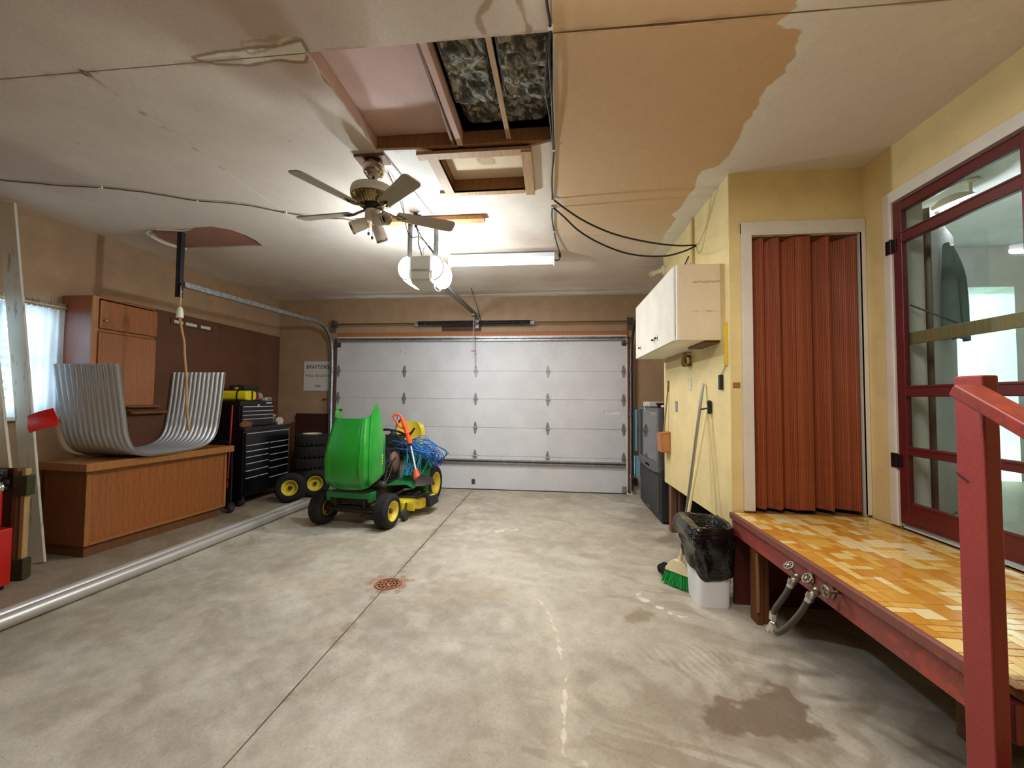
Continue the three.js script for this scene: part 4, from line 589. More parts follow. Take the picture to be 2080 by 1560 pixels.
  for (const x of [0.47, -0.47]) obj('gauge_wheel', [at(new THREE.CylinderGeometry(0.062, 0.062, 0.05, 26), [x, 0.064, 0.30], [0, 0, Math.PI / 2]), bar([x, 0.06, 0.30], [x, 0.2, 0.26], 0.01)], M('#3a342d', 0.7), deck);
  // wheels
  const wheel = (x, z, Rt, w, rim, s, turn = 0) => { const g = new THREE.Group(); g.name = 'wheel'; t.add(g); g.position.set(x, Rt, z); g.rotation.y = s * Math.PI / 2 + turn; smallWheel(g, Rt, w, rim); };
  wheel(0.395, 0.585, 0.188, 0.17, 0.105, 1, -0.04); wheel(-0.395, 0.585, 0.188, 0.17, 0.105, -1, -0.04);
  wheel(0.40, -0.60, 0.255, 0.22, 0.15, 1); wheel(-0.40, -0.60, 0.255, 0.22, 0.15, -1);
}
{ // string trimmer propped on the tractor
  const t = thing('string_trimmer', 'orange electric string trimmer propped against the left side of the lawn tractor', 'trimmer', [0, 0, 0]);
  const m_or = M('#ff5a26', 0.4), a = [-1.735, 0.60, -4.93], b = [-1.80, 0.86, -4.97], c = [-1.90, 1.13, -4.98], h = [-1.985, 1.245, -4.985];
  obj('shaft', bar([-1.69, 0.50, -4.90], b, 0.012, 14), M('#e6e8ea', 0.3, { metal: 0.4 }), t);
  obj('shaft_collar', bar([-1.80, 0.84, -4.967], [-1.807, 0.88, -4.971], 0.022, 14), m_black, t);
  obj('body', [bar([-1.805, 0.87, -4.97], [-1.845, 1.0, -4.975], 0.034, 18, 0.03), bar([-1.845, 1.0, -4.975], [-1.875, 1.075, -4.98], 0.03, 16, 0.026), bar([-1.875, 1.07, -4.98], [-1.925, 1.195, -4.985], 0.03, 16, 0.024), at(new THREE.SphereGeometry(0.036, 16, 12), [-1.845, 1.0, -4.975])], m_or, t);
  obj('handle', tube([[-1.915, 1.19, -4.985], [-1.96, 1.225, -4.985], [-2.01, 1.235, -4.985], [-2.035, 1.20, -4.985], [-2.0, 1.15, -4.985], [-1.955, 1.08, -4.985], [-1.91, 1.06, -4.985], [-1.885, 1.06, -4.983]], 0.013, 70, 10), m_or, t);
  obj('trigger', tube([[-1.925, 1.165, -4.985], [-1.95, 1.16, -4.985], [-1.965, 1.13, -4.985]], 0.01, 20, 8), m_black, t);
  obj('auxiliary_grip', [bar([-1.84, 0.99, -4.975], [-1.79, 1.0, -4.96], 0.012), bar([-1.79, 1.0, -4.96], [-1.745, 1.065, -4.95], 0.013)], m_black, t);
  obj('motor_head', [bar([-1.705, 0.56, -4.905], [-1.68, 0.46, -4.89], 0.026, 16, 0.05), bar([-1.68, 0.46, -4.89], [-1.672, 0.43, -4.885], 0.05, 16, 0.04)], M('#d9552e', 0.5), t);
  obj('guard', at(sheet(24, 10, (u, v) => { const q = lerp(-1.9, 1.9, u), r0 = lerp(0.02, 0.20, v); return [Math.cos(q) * r0, -0.05 * v * v, Math.sin(q) * r0]; }, 0.005), [-1.66, 0.485, -4.86], [0.22, 0.5, -0.15]), M('#241a15', 0.6), t, { uv: 'own' });
}
{ // blue extension cord heaped over the seat and fender
  const t = thing('extension_cord', 'tangled blue extension cord heaped over the tractor seat and fender', 'cord', [0, 0, 0]);
  const q = rng(5), rd = (a, b) => a + (b - a) * q(), m = M('#2f6fc4', 0.5), m2 = M('#2d86a0', 0.5), G1 = [], G2 = [];
  for (let i = 0; i < 30; i++) { // loops draped from seat down the near fender
    const p = [], cx = rd(-2.02, -1.72), cz = rd(-5.45, -5.08), w = rd(0.08, 0.26), top = rd(0.78, 0.92), lo = rd(0.42, 0.66), ph = rd(0, 6.28);
    for (let k = 0; k <= 14; k++) { const a = k / 14 * TAU * rd(0.96, 1.0) + ph, s = Math.sin(a); p.push([cx + Math.cos(a) * w + (s < 0 ? 0.10 : 0) + rd(-0.012, 0.012), Math.max(0.66 - 0.3 * sstep(-1.78, -1.62, cx + Math.cos(a) * w) + 0.05, s > 0 ? lerp(0.76, top, s) : lerp(0.76, lo, -s)) + rd(-0.012, 0.012), cz + Math.sin(a + 0.7) * w * 0.6]); }
    (i % 3 === 2 ? G2 : G1).push(tube(p, 0.0062, 90, 6));
  }
  for (let i = 0; i < 12; i++) { const x = rd(-1.98, -1.70), z = rd(-5.12, -4.98); G2.push(tube([[x - 0.05, 0.84, z - 0.2], [x - 0.02, 0.78, z - 0.06], [x + rd(-0.02, 0.05), 0.62, z + 0.0], [x + rd(-0.06, 0.06), 0.47, z + 0.06], [x + rd(0.02, 0.1), 0.56, z + 0.0], [x + 0.08, 0.7, z - 0.08], [x + 0.06, 0.8, z - 0.2]], 0.0055, 60, 6)); }
  for (let i = 0; i < 4; i++) G1.push(tube([[-1.85, 0.9, -5.2], [-1.70, 0.95 - i * 0.03, -5.2], [-1.58 + i * 0.01, 0.82 - i * 0.03, -5.22], [-1.50 + 0.01 * i, 0.66, -5.2], [-1.49, 0.60 + i * 0.015, -5.18]], 0.005, 50, 6));
  G1.push(tube([[-1.985, 1.22, -4.985], [-2.0, 1.12, -5.0], [-2.03, 1.0, -5.06], [-2.0, 0.9, -5.15]], 0.005, 40, 6));
  obj('coil', G1, m, t); obj('coil', G2, m2, t); obj('plug', [bar([-1.52, 0.74, -5.2], [-1.60, 0.77, -5.2], 0.018, 12), bar([-1.50, 0.63, -5.18], [-1.46, 0.61, -5.17], 0.014, 12)], m_black, t);
}
// ---------- porch deck ----------
const m_red = M('#a9534a', 0.5, { map: scaled(T_worn, 0.9), bump: 0.0006 }), m_redplain = M('#9a3530', 0.5, { map: T_mottle, bump: 0.0006 }), m_lip = M('#94584a', 0.6, { map: scaled(T_worn, 3), bump: 0.001 });
const tileM = ['#d3922f', '#e6b653', '#f2d383', '#f5e2ac', '#dca33e'].map((c) => M(c, 0.2, { map: T_mottle, clear: 0.5, cr: 0.12 }));
const GEO = {}; const tileGeo = (w, d) => { const k = w.toFixed(4) + '_' + d.toFixed(4); if (GEO[k]) return GEO[k]; const h = 0.0012, e = 0.0008, g = new THREE.BufferGeometry(), X = w / 2, Z = d / 2, x = X - e, z = Z - e; const P = [[-X, 0, -Z], [X, 0, -Z], [X, 0, Z], [-X, 0, Z], [-x, h, -z], [x, h, -z], [x, h, z], [-x, h, z]], F = [[7, 6, 5, 4], [3, 2, 6, 7], [2, 1, 5, 6], [1, 0, 4, 5], [0, 3, 7, 4]], pos = []; for (const f of F) for (const i of [0, 1, 2, 0, 2, 3]) pos.push(...P[f[i]]); g.setAttribute('position', new THREE.Float32BufferAttribute(pos, 3)); g.computeVertexNormals(); metreUV(g); return (GEO[k] = g); };
function layTiles(parent, x0, x1, z0, z1, y, cell, seed, maxParts) {
  const q = rng(seed), list = [], g = 0.0042, nx = Math.round((x1 - x0) / cell), nz = Math.round((z1 - z0) / cell), cx = (x1 - x0) / nx, cz = (z1 - z0) / nz, used = new Uint8Array(nx * nz);
  const pick = () => { const r = q(); return r < 0.24 ? 0 : r < 0.46 ? 4 : r < 0.70 ? 1 : r < 0.90 ? 2 : 3; }, free = (i, j, a, b) => { if (i + a > nx || j + b > nz) return false; for (let y = j; y < j + b; y++) for (let x = i; x < i + a; x++) if (used[y * nx + x]) return false; return true; };
  const put = (i, j, a, b, m) => { for (let y = j; y < j + b; y++) for (let x = i; x < i + a; x++) used[y * nx + x] = 1; list.push([x0 + i * cx, x0 + (i + a) * cx, z0 + j * cz, z0 + (j + b) * cz, m]); };
  for (let j = 0; j < nz; j++) for (let i = 0; i < nx; i++) {
    if (used[j * nx + i]) continue;
    const k = q(), opts = k < 0.10 ? 'cluster' : k < 0.34 ? [2, 2] : k < 0.56 ? [1, 2] : k < 0.76 ? [2, 1] : k < 0.86 ? [2, 3] : k < 0.94 ? [3, 1] : [1, 1];
    if (opts === 'cluster' && free(i, j, 3, 3)) { const m = q() < 0.7 ? 3 : 2; for (let a = 0; a < 3; a++) for (let b = 0; b < 3; b++) put(i + a, j + b, 1, 1, m); }
    else if (opts !== 'cluster' && free(i, j, ...opts)) put(i, j, ...opts, pick()); else if (free(i, j, 1, 2)) put(i, j, 1, 2, pick()); else if (free(i, j, 2, 1)) put(i, j, 2, 1, pick()); else put(i, j, 1, 1, pick());
  }
  list.sort((a, b) => (Math.hypot(a[0], a[2] + 0) - Math.hypot(b[0], b[2])));
  const rest = {}; list.forEach(([a, b, c, d, m], i) => { const g0 = tileGeo(b - a - g, d - c - g); if (i < maxParts) { const t = new THREE.Mesh(g0, tileM[m]); t.name = 'tile'; t.position.set((a + b) / 2, y, (c + d) / 2); t.castShadow = t.receiveShadow = true; parent.add(t); } else (rest[m] ??= []).push(g0.clone().translate((a + b) / 2, y, (c + d) / 2)); });
  const ks = Object.keys(rest); if (ks.length) { const grp = new THREE.Group(); grp.name = 'far_tiles'; grp.userData.kind = 'stuff'; parent.add(grp); for (const k of ks) { const o = obj('far_tiles', rest[k], tileM[k], grp); o.userData.kind = 'stuff'; } }
}
{
  const t = thing('porch_deck', 'raised entry deck with mosaic vinyl tiles and a dark red painted edge', 'deck', [0, 0, 0]);
  obj('lip_board', B(1.25, 1.285, 0.61, 0.652, -3.05, -1.345, 0.004), m_lip, t);
  obj('fascia_board', B(1.27, 1.31, 0.50, 0.61, -3.045, -1.28, 0.004), m_red, t);
  obj('subfloor', B(1.286, 2.178, 0.62, 0.653, -3.026, -1.275, 0.001), M('#86591d', 0.6), t);
  obj('end_board', B(1.31, 2.178, 0.50, 0.62, -1.31, -1.275, 0.003), m_redplain, t);
  obj('joist', [B(1.7, 1.74, 0.48, 0.62, -3.04, -1.3, 0.003), B(2.13, 2.17, 0.48, 0.62, -3.04, -1.3, 0.003)], m_stud, t);
  layTiles(t, 1.27, 2.156, -3.026, -1.277, 0.6531, 0.041, 31, 300);
  const leg = obj('leg', [B(1.312, 1.352, 0, 0.505, -2.89, -2.80, 0.004), B(1.356, 1.395, 0, 0.505, -2.885, -2.815, 0.004)], M('#8a5227', 0.6, { map: T_grain }), t);
  obj('leg_batten', at(new THREE.CapsuleGeometry(0.011, 0.36, 4, 10), [1.318, 0.27, -2.796]), M('#b07a44', 0.5, { map: T_grain }), leg);
  for (const x of [1.75, 2.1]) obj('leg', B(x, x + 0.06, 0, 0.5, -2.0, -1.94, 0.004), m_stud, t);
}
{
  const t = thing('deck_steps', 'tiled wooden steps with red stringer going down from the near end of the deck', 'steps', [0, 0, 0]);
  obj('riser', B(1.315, 2.17, 0.47, 0.60, -1.272, -1.255, 0.002), M('#b98a4c', 0.5, { map: T_grain }), t);
  obj('tread', B(1.30, 2.17, 0.425, 0.462, -1.255, -0.95, 0.004), m_pine, t); obj('tread', B(1.30, 2.17, 0.20, 0.237, -0.99, -0.66, 0.004), m_pine, t);
  layTiles(t, 1.315, 2.16, -1.25, -0.965, 0.4622, 0.041, 53, 200);
  obj('riser', B(1.315, 2.17, 0.237, 0.425, -0.99, -0.972, 0.002), m_redplain, t); obj('riser', B(1.315, 2.17, 0, 0.2, -0.7, -0.68, 0.002), m_redplain, t);
  obj('stringer', ext([[0.66, 0], [0.66, 0.2], [0.95, 0.2], [0.95, 0.425], [1.253, 0.425], [1.253, 0.22], [0.99, 0]], 0.035, { bevel: 0.002 }).applyMatrix4(new THREE.Matrix4().makeRotationY(Math.PI / 2)).translate(1.303, 0, 0), m_redplain, t);
}
{
  const t = thing('handrail', 'dark red painted wooden post with sloping handrail at the deck steps', 'handrail', [0, 0, 0]);
  obj('post', B(1.2, 1.242, 0.001, 1.52, -1.345, -1.262, 0.005), M('#a03c37', 0.5, { map: T_mottle, bump: 0.0008 }), t);
  const a = [1.16, 1.478, -1.268], s = -0.6, L = 1.25; const rail = obj('rail', plankBar(a, [1.16, a[1] + s * L, a[2] + L], 0.075, 0.036, [0, 1, 0.6], 0.006), M('#a53f33', 0.5, { map: T_worn }), t);
  obj('paint_chip', plankBar([1.19, 1.478 - 0.6 * 0.13 + 0.0212, -1.135], [1.19, 1.478 - 0.6 * 0.165 + 0.0212, -1.10], 0.008, 0.002, [0, 1, 0.6], 0.0005), M('#d8b48a', 0.6), rail);
  obj('post', B(1.2, 1.242, 0.001, 0.82, -0.12, -0.04, 0.005), m_redplain, t);
  obj('scratch', plankBar([1.1985, 1.232, -1.343], [1.1985, 1.212, -1.31], 0.004, 0.002, [1, 0, 0], 0.0005), m_black, t);
}
{ // valves and hose loop
  const m_v = M('#a5988a', 0.35, { metal: 0.8, map: T_worn }), m_h = M('#5b564a', 0.75, { bump: 0.001 });
  const valve = (label, z, y, dir, out) => {
    const t = thing('hose_valve', label, 'valve', [0, 0, 0]);
    obj('body', [bar([1.268, y - 0.045, z], [1.205, y - 0.045, z], 0.014, 14), ball(0.023, 1.2, y - 0.045, z, 14), bar([1.2, y - 0.045, z], [1.17, y - 0.085, z + dir * 0.012], 0.014, 14), at(lathe([[0.0, 0], [0.03, 0], [0.03, 0.006], [0, 0.006]], 18), [1.268, y - 0.045, z], [0, 0, Math.PI / 2])], m_v, t);
    obj('stem', bar([1.2, y - 0.045, z], [1.178, y - 0.004, z - dir * 0.008], 0.007, 10), m_v, t);
    const c = [1.172, y + 0.004, z - dir * 0.01]; const w = [at(new THREE.TorusGeometry(0.022, 0.005, 8, 24), [0, 0, 0], [Math.PI / 2, 0, 0])]; for (let i = 0; i < 6; i++) { const a = i / 6 * TAU; w.push(bar([0, 0, 0], [Math.cos(a) * 0.021, 0, Math.sin(a) * 0.021], 0.0035, 6), ball(0.0068, Math.cos(a) * 0.023, 0, Math.sin(a) * 0.023, 8)); } w.push(bar([0, -0.006, 0], [0, 0.008, 0], 0.007, 10));
    const k = obj('handwheel', w, m_v, t); k.position.set(...c); k.rotation.set(0.1, 0, 0.6 + out);
    return t;
  };
  valve('left of the two faucets on the red deck edge', -2.165, 0.618, 1, 0.1); valve('right of the two faucets on the red deck edge, with hose bib', -2.02, 0.618, 1, 0.3);
  const v = thing('valve_handwheel', 'round tarnished stop valve wheel standing off the red fascia right of the hoses', 'valve', [0, 0, 0]);
  obj('wheel', [at(new THREE.TorusGeometry(0.023, 0.008, 8, 24), [1.205, 0.598, -1.955], [0, Math.PI / 2, 0]), bar([1.205, 0.575, -1.955], [1.205, 0.621, -1.955], 0.006, 8), bar([1.205, 0.598, -1.978], [1.205, 0.598, -1.932], 0.006, 8)], m_v, v); obj('stem', bar([1.268, 0.598, -1.955], [1.195, 0.598, -1.955], 0.008, 10), m_v, v);
  const t = thing('washer_hose', 'grey rubber hose loop hanging from the two faucets with chrome couplings', 'hose', [0, 0, 0]);
  obj('hose', tube([[1.168, 0.54, -2.155], [1.16, 0.49, -2.175], [1.153, 0.43, -2.215], [1.149, 0.375, -2.255], [1.15, 0.325, -2.285]], 0.0135, 50, 12), m_h, t);
  obj('hose', tube([[1.168, 0.54, -2.012], [1.158, 0.47, -2.045], [1.148, 0.39, -2.10], [1.142, 0.32, -2.16], [1.141, 0.275, -2.21], [1.145, 0.258, -2.245]], 0.0135, 50, 12), m_h, t);
  obj('coupling', [bar([1.176, 0.562, -2.152], [1.17, 0.545, -2.154], 0.019, 16), bar([1.17, 0.545, -2.154], [1.166, 0.525, -2.16], 0.0155, 16)], M('#d8d6d0', 0.25, { metal: 0.9 }), t);
  obj('coupling', [bar([1.176, 0.562, -2.008], [1.17, 0.545, -2.011], 0.019, 16), bar([1.17, 0.545, -2.011], [1.166, 0.525, -2.018], 0.0155, 16)], M('#d8d6d0', 0.25, { metal: 0.9 }), t);
  obj('end_coupling', [bar([1.15, 0.335, -2.282], [1.15, 0.30, -2.287], 0.019, 14), bar([1.144, 0.258, -2.24], [1.152, 0.25, -2.285], 0.02, 14), ball(0.021, 1.15, 0.275, -2.283, 12), bar([1.15, 0.275, -2.283], [1.135, 0.235, -2.30], 0.019, 14)], M('#e2e0da', 0.2, { metal: 0.9 }), t);
}
// ---------- accordion door in the closet ----------
{
  const t = thing('accordion_door', 'folding accordion door of woven reddish-brown slats in the yellow closet wall', 'door', [0, 0, 0]);
  const T_sl = tex(512, 256, (u, v) => { const k = (u * 24) % 1, id = Math.floor(u * 24), n = fbm(u * 30, v * 4, 3, 4), h = LAT[id * 37 + 5]; let c = mix3([130, 60, 26], [180, 98, 50], 0.3 * n + 0.7 * h); if (h > 0.72) c = mix3(c, [156, 76, 54], 0.5); if (k < 0.13) c = mix3(c, [92, 40, 18], 0.8); const w = Math.abs(((v * 9) % 1) - 0.5); if (w < 0.03) c = mix3(c, [186, 112, 66], 0.22 * (vn(u * 90, 4, 90) > 0.5 ? 1 : 0)); return c; }, true, 1 / 0.24, 1 / 0.9);
  const T_slb = tex(256, 4, (u) => g3(255 * sstep(0.0, 0.16, (u * 24) % 1) * sstep(0, 0.16, 1 - (u * 24) % 1)), false, 1 / 0.24, 1);
  const m_sl = M('#ffffff', 0.55, { map: T_sl, bumpMap: T_slb, bump: 0.002 });
  const xs = [1.424, 1.50, 1.535, 1.605, 1.66, 1.72, 1.815, 1.875, 1.945, 1.985, 2.135], zz = [-3.14, -3.055, -3.12, -3.05, -3.125, -3.055, -3.05, -3.14, -3.052, -3.145, -3.06];
  for (let i = 0; i < xs.length - 1; i++) {
    const dx = xs[i + 1] - xs[i], dz = zz[i + 1] - zz[i], l = Math.hypot(dx, dz), g = B(0, l, 0.672 + (i % 2 ? 0.006 : 0), 2.628, -0.006, 0.006, 0.004);
    const p = obj('fold_panel', g, m_sl, t); p.position.set(xs[i], 0, zz[i]); p.rotation.y = -Math.atan2(dz, dx);
  }
  obj('head_track', B(1.422, 2.15, 2.63, 2.65, -3.12, -3.075, 0.002), m_stud, t);
  obj('hanging_edge', tube(Array.from({ length: 21 }, (_, i) => [lerp(1.43, 2.13, i / 20), 2.626 - 0.006 * Math.abs(Math.sin(i * 0.9)), -3.09]), 0.006, 60, 6), M('#5c3a26', 0.8), t);
}
tag(obj('tape_patch', B(1.285, 1.335, 1.535, 1.575, -3.05, -3.047, 0.0005), M('#a9743f', 0.7, { map: T_mottle })), 'small brown patch on the yellow closet wall left of the door trim', 'patch');
// ---------- screen door ----------
{
  const t = thing('screen_door', 'dark red painted wooden screen door with clear panes beside the closet', 'door', [0, 0, 0]);
  const m_d = M('#5f1a19', 0.4, { map: T_mottle, clear: 0.25 }), x0 = 2.162, x1 = 2.195, zA = -2.785, zB = -1.99;
  obj('stile', B(x0, x1, 0.69, 2.715, zA, zA + 0.062, 0.004), m_d, t); obj('stile', B(x0, x1, 0.69, 2.715, zB - 0.085, zB, 0.004), m_d, t);
  const rails = [[0.69, 0.83], [1.115, 1.17], [1.475, 1.545], [2.44, 2.515], [2.64, 2.715]];
  for (const [a, b] of rails) { const r = obj('rail', B(x0 + 0.002, x1 - 0.002, a, b, zA + 0.05, zB - 0.075, 0.004), m_d, t); obj('bead', [B(x0 - 0.004, x0 + 0.004, a + 0.004, a + 0.014, zA + 0.06, zB - 0.08, 0.002), B(x0 - 0.004, x0 + 0.004, b - 0.014, b - 0.004, zA + 0.06, zB - 0.08, 0.002)], m_d, r); }
  for (let i = 0; i < 4; i++) obj('pane', B(2.181, 2.184, rails[i][1] - 0.004, rails[i + 1][0] + 0.004, zA + 0.058, zB - 0.081, 0), M('#f4fbf8', 0.03, { transmission: 1, thickness: 0, ior: 1.45 }), t);
  obj('push_bar', B(2.20, 2.216, 1.80, 1.875, zA + 0.01, zB - 0.02, 0.004), M('#8f784c', 0.5, { map: T_grain }), t);
  for (const y of [2.44, 1.075]) { const h = obj('hinge', [B(2.152, 2.158, y - 0.045, y + 0.045, -2.835, -2.79, 0.002), bar([2.152, y - 0.045, -2.79], [2.152, y + 0.045, -2.79], 0.008, 10), B(2.154, 2.163, y - 0.04, y + 0.04, -2.79, -2.755, 0.002)], M('#2a1c1c', 0.4, { metal: 0.5 }), t); void h; }
  obj('door_closer', [bar([2.215, 2.05, -2.74], [2.40, 1.86, -2.55], 0.005, 8)], M('#4b4b48', 0.4, { metal: 0.7 }), t);
}
// ---------- hall and room beyond the screen door ----------
{
  const H = structGroup('room_hall');
  obj('hall_floor', B(2.32, 5.2, 0.56, 0.655, -4.6, 1.0, 0), M('#a98f70', 0.5, { map: T_grain }), H);
  obj('hall_ceiling', B(2.32, 5.2, 3.06, 3.14, -4.6, 1.0, 0), M('#dcdcd6', 0.85, { map: T_mottle }), H);
  obj('hall_wallboard', [ext([[2.32, 0.655], [3.894, 0.655], [3.894, 2.64], [4.697, 2.64], [4.697, 0.655], [5.2, 0.655], [5.2, 3.06], [2.32, 3.06]], 0.30).translate(0, 0, -4.9), B(5.1, 5.2, 0.655, 3.06, -4.6, 1.0, 0), B(2.32, 5.2, 0.655, 3.06, 0.9, 1.0, 0)], m_inner, H);
  const m_teal = M('#e2f3f1', 0.8, { map: T_mottle });
  obj('far_wallboard', [B(2.6, 6.2, 0.655, 3.0, -7.05, -6.95, 0), B(2.6, 2.7, 0.655, 3.0, -6.95, -4.9, 0), B(6.1, 6.2, 0.655, 3.0, -6.95, -4.9, 0), B(2.6, 6.2, 3.0, 3.05, -7.0, -4.9, 0)], m_teal, H);
  obj('far_floor', B(2.6, 6.2, 0.6, 0.655, -7.0, -4.9, 0), M('#b9a98e', 0.5), H);
  struct('trim_3', [B(2.322, 2.345, 0.66, 2.8, -2.875, -2.79, 0.003), B(2.322, 2.345, 2.735, 2.81, -2.875, -1.9, 0.003), B(2.322, 2.345, 0.66, 2.8, -1.975, -1.9, 0.003)], m_white);
  const D = structGroup('door_2'); D.position.set(2.405, 0, -2.815); D.rotation.y = Math.PI / 2 - 0.86;
  obj('door_slab', B(0, 0.80, 0.675, 2.70, -0.043, 0, 0.003), M('#d6d3ca', 0.5, { map: T_mottle }), D);
  obj('door_edge', B(-0.006, 0.012, 0.675, 2.70, -0.044, 0.002, 0.002), M('#574a3e', 0.4), D);
  for (const y of [2.45, 1.72, 0.98]) obj('hinge', [B(-0.05, 0, y - 0.05, y + 0.05, -0.048, -0.044, 0.001), bar([-0.006, y - 0.05, -0.05], [-0.006, y + 0.05, -0.05], 0.007, 10)], M('#8d8468', 0.4, { metal: 0.6 }), D);
  const c = thing('hanging_coat', 'grey-green coat hanging on the open inner door behind the screen door panes', 'coat', [2.405, 0, -2.815], Math.PI / 2 - 0.86);
  obj('cloth', sheet(40, 40, (u, v) => { const a = lerp(-0.1, Math.PI + 0.1, u), w = lerp(0.17, 0.09, v ** 3), fold = 0.012 * Math.sin(u * 30 + v * 2); return [0.42 - Math.cos(a) * w, lerp(1.88, 2.52, v) + 0.02 * Math.sin(u * 9), 0.008 + Math.max(0, Math.sin(a)) * (0.085 + 1.6 * fold) * (1 - 0.55 * v ** 4)]; }, 0.006), M('#8ba5a3', 0.9, { map: T_mottle }), c, { uv: 'own' });
  obj('hook', bar([0.42, 2.53, 0.0], [0.42, 2.53, 0.05], 0.006, 8), m_steeldark, c);
  const g = thing('ceiling_lamp', 'lit ceiling lamp with tilted dish shade in the hall behind the screen door', 'lamp', [2.90, 3.06, -3.2]);
  obj('stem', [bar([0.11, 0, 0], [0.11, -0.11, 0], 0.010, 12), bar([0.11, -0.11, 0], [0.0, -0.13, 0], 0.008, 10), at(lathe([[0, 0], [0.05, 0], [0.05, -0.012], [0, -0.02]], 24), [0.11, 0, 0])], m_white, g);
  obj('dish_shade', at(lathe([[0.0, 0.05], [0.05, 0.045], [0.10, 0.02], [0.125, -0.01], [0.12, -0.012], [0.095, 0.014], [0.05, 0.036], [0, 0.04]], 32), [-0.02, -0.155, 0], [0, 0, 0.35]), M('#c9cac6', 0.5, { metal: 0.2 }), g);
  obj('bulb', at(new THREE.SphereGeometry(0.052, 24, 16), [-0.035, -0.195, 0]), M('#ffffff', 0.4, { emissive: new THREE.Color('#eef0ff'), emissiveIntensity: 2.4 }), g);
  const pl = new THREE.PointLight('#eef0ff', L_GLOBE); pl.position.set(2.865, 2.865, -3.2); pl.shadow.radius = 2; pl.castShadow = true; scene.add(pl);
  const k = thing('added_room_lamp', 'added ceiling lamp that brightens the far pale teal room, unseen above the opening', 'lamp', [3.5, 3.0, -5.9]);  // unseen lamp, added so the far room shows bright through its opening
  obj('base', at(lathe([[0, 0], [0.16, 0], [0.16, -0.02], [0, -0.02]], 28)), m_white, k);
  obj('shade', at(new THREE.SphereGeometry(0.15, 28, 16), [0, -0.06, 0], [0, 0, 0], [1, 0.5, 1]), M('#ffffff', 0.4, { emissive: new THREE.Color('#e6fffb'), emissiveIntensity: 2.2 }), k);
  const pk = new THREE.PointLight('#d8fff8', L_HALL); pk.position.set(3.5, 2.93, -5.9); pk.shadow.radius = 5; pk.castShadow = true; scene.add(pk);
}
// ---------- white wall cabinet on the closet side ----------
{
  const t = thing('white_cabinet', 'white painted wall cabinet hung on the yellow closet wall', 'cabinet', [0, 0, 0]);
  const m_w = M('#f3efe0', 0.4, { map: T_mottle }), x0 = 0.948, x1 = 1.268, zA = -4.68, zB = -3.2;
  const T_st = tex(256, 256, (u, v) => { const x = 0.94 + u * 0.34, y = 1.9 + v * 0.6; let c = mix3([236, 224, 192], [226, 212, 178], fbm(u * 5, v * 5, 4)); const e = 0.01 * (fbm(u * 20, v * 20, 3) - 0.5); const s = Math.max(sstep(0.010, 0.004, Math.abs(y - 2.356 - e)) * sstep(1.055, 1.07, x), sstep(0.008, 0.003, Math.abs(y - 2.127 - e)) * sstep(1.045, 1.06, x) * (fbm(u * 14, 3, 2) > 0.4 ? 1 : 0.2)); return mix3(c, [190, 154, 112], 0.75 * s); }, true, 1);
  T_st.repeat.set(1 / 0.34, 1 / 0.6); T_st.offset.set(-0.94 / 0.34, -1.9 / 0.6);
  obj('side_panel', B(x0, x1, 1.905, 2.495, zB - 0.018, zB, 0.003), M('#ffffff', 0.5, { map: T_st }), t); obj('side_panel', B(x0, x1, 1.905, 2.495, zA, zA + 0.018, 0.003), m_w, t);
  obj('carcass', [B(x0, x1, 2.477, 2.495, zA + 0.018, zB - 0.018, 0), B(x0, x1, 1.905, 1.923, zA + 0.018, zB - 0.018, 0), B(x1 - 0.012, x1, 1.923, 2.477, zA + 0.018, zB - 0.018, 0)], m_w, t);
  obj('face_frame', [B(x0 - 0.004, x0 + 0.014, 1.905, 2.495, zB - 0.032, zB + 0.001, 0.002)], m_w, t);
  [[-4.682, -4.205, -4.42], [-4.197, -3.785, -3.84], [-3.778, -3.238, -3.72]].forEach(([a, b, k]) => { const d = obj('door', B(x0 - 0.02, x0 - 0.001, 1.908, 2.492, a, b, 0.004), m_w, t); obj('knob', [bar([x0 - 0.02, 2.0, k], [x0 - 0.034, 2.0, k], 0.005, 8), ball(0.011, x0 - 0.04, 2.0, k, 10), B(x0 - 0.022, x0 - 0.018, 1.975, 2.025, k - 0.006, k + 0.006, 0.001)], M('#4a423b', 0.35, { metal: 0.8 }), d); });
  for (const y of [2.36, 1.99]) obj('hinge', B(x0 - 0.006, x0 + 0.002, y - 0.035, y + 0.035, zB - 0.04, zB - 0.03, 0.001), m_steel, t);
  obj('cleat', B(1.16, 1.268, 1.885, 1.904, -3.62, -3.23, 0.003), m_stud, t); obj('cleat', B(1.235, 1.268, 1.865, 1.904, -4.67, -4.0, 0.003), M('#c9a56e', 0.6, { map: T_grain }), t);
}
{
  const t = thing('lamp_socket', 'unlit clear bulb in a pale socket sticking out beyond the white wall cabinet', 'lamp', [0, 0, 0]);
  obj('socket', [bar([1.27, 2.94, -4.72], [1.235, 2.935, -4.72], 0.05, 20), bar([1.235, 2.935, -4.72], [1.19, 2.92, -4.72], 0.026, 18)], M('#e6ddc2', 0.5), t);
  obj('bulb', [ball(0.034, 1.115, 2.893, -4.72, 18)], M('#f6f2e6', 0.05, { transmission: 0.8, thickness: 0 }), t); obj('bulb_neck', bar([1.19, 2.92, -4.72], [1.13, 2.898, -4.72], 0.016, 16, 0.027), M('#e8dfc8', 0.5), t);
}
tag(obj('loose_wire', [tube([[1.26, 2.80, -3.9], [1.24, 2.72, -4.0], [1.2, 2.62, -4.1], [1.15, 2.5, -4.2]], 0.006, 30, 6), tube([[1.265, 2.72, -3.85], [1.25, 2.66, -3.9], [1.24, 2.5, -3.95]], 0.006, 20, 6)], m_black), 'two short dark wires dropping behind the top of the white wall cabinet', 'wire');
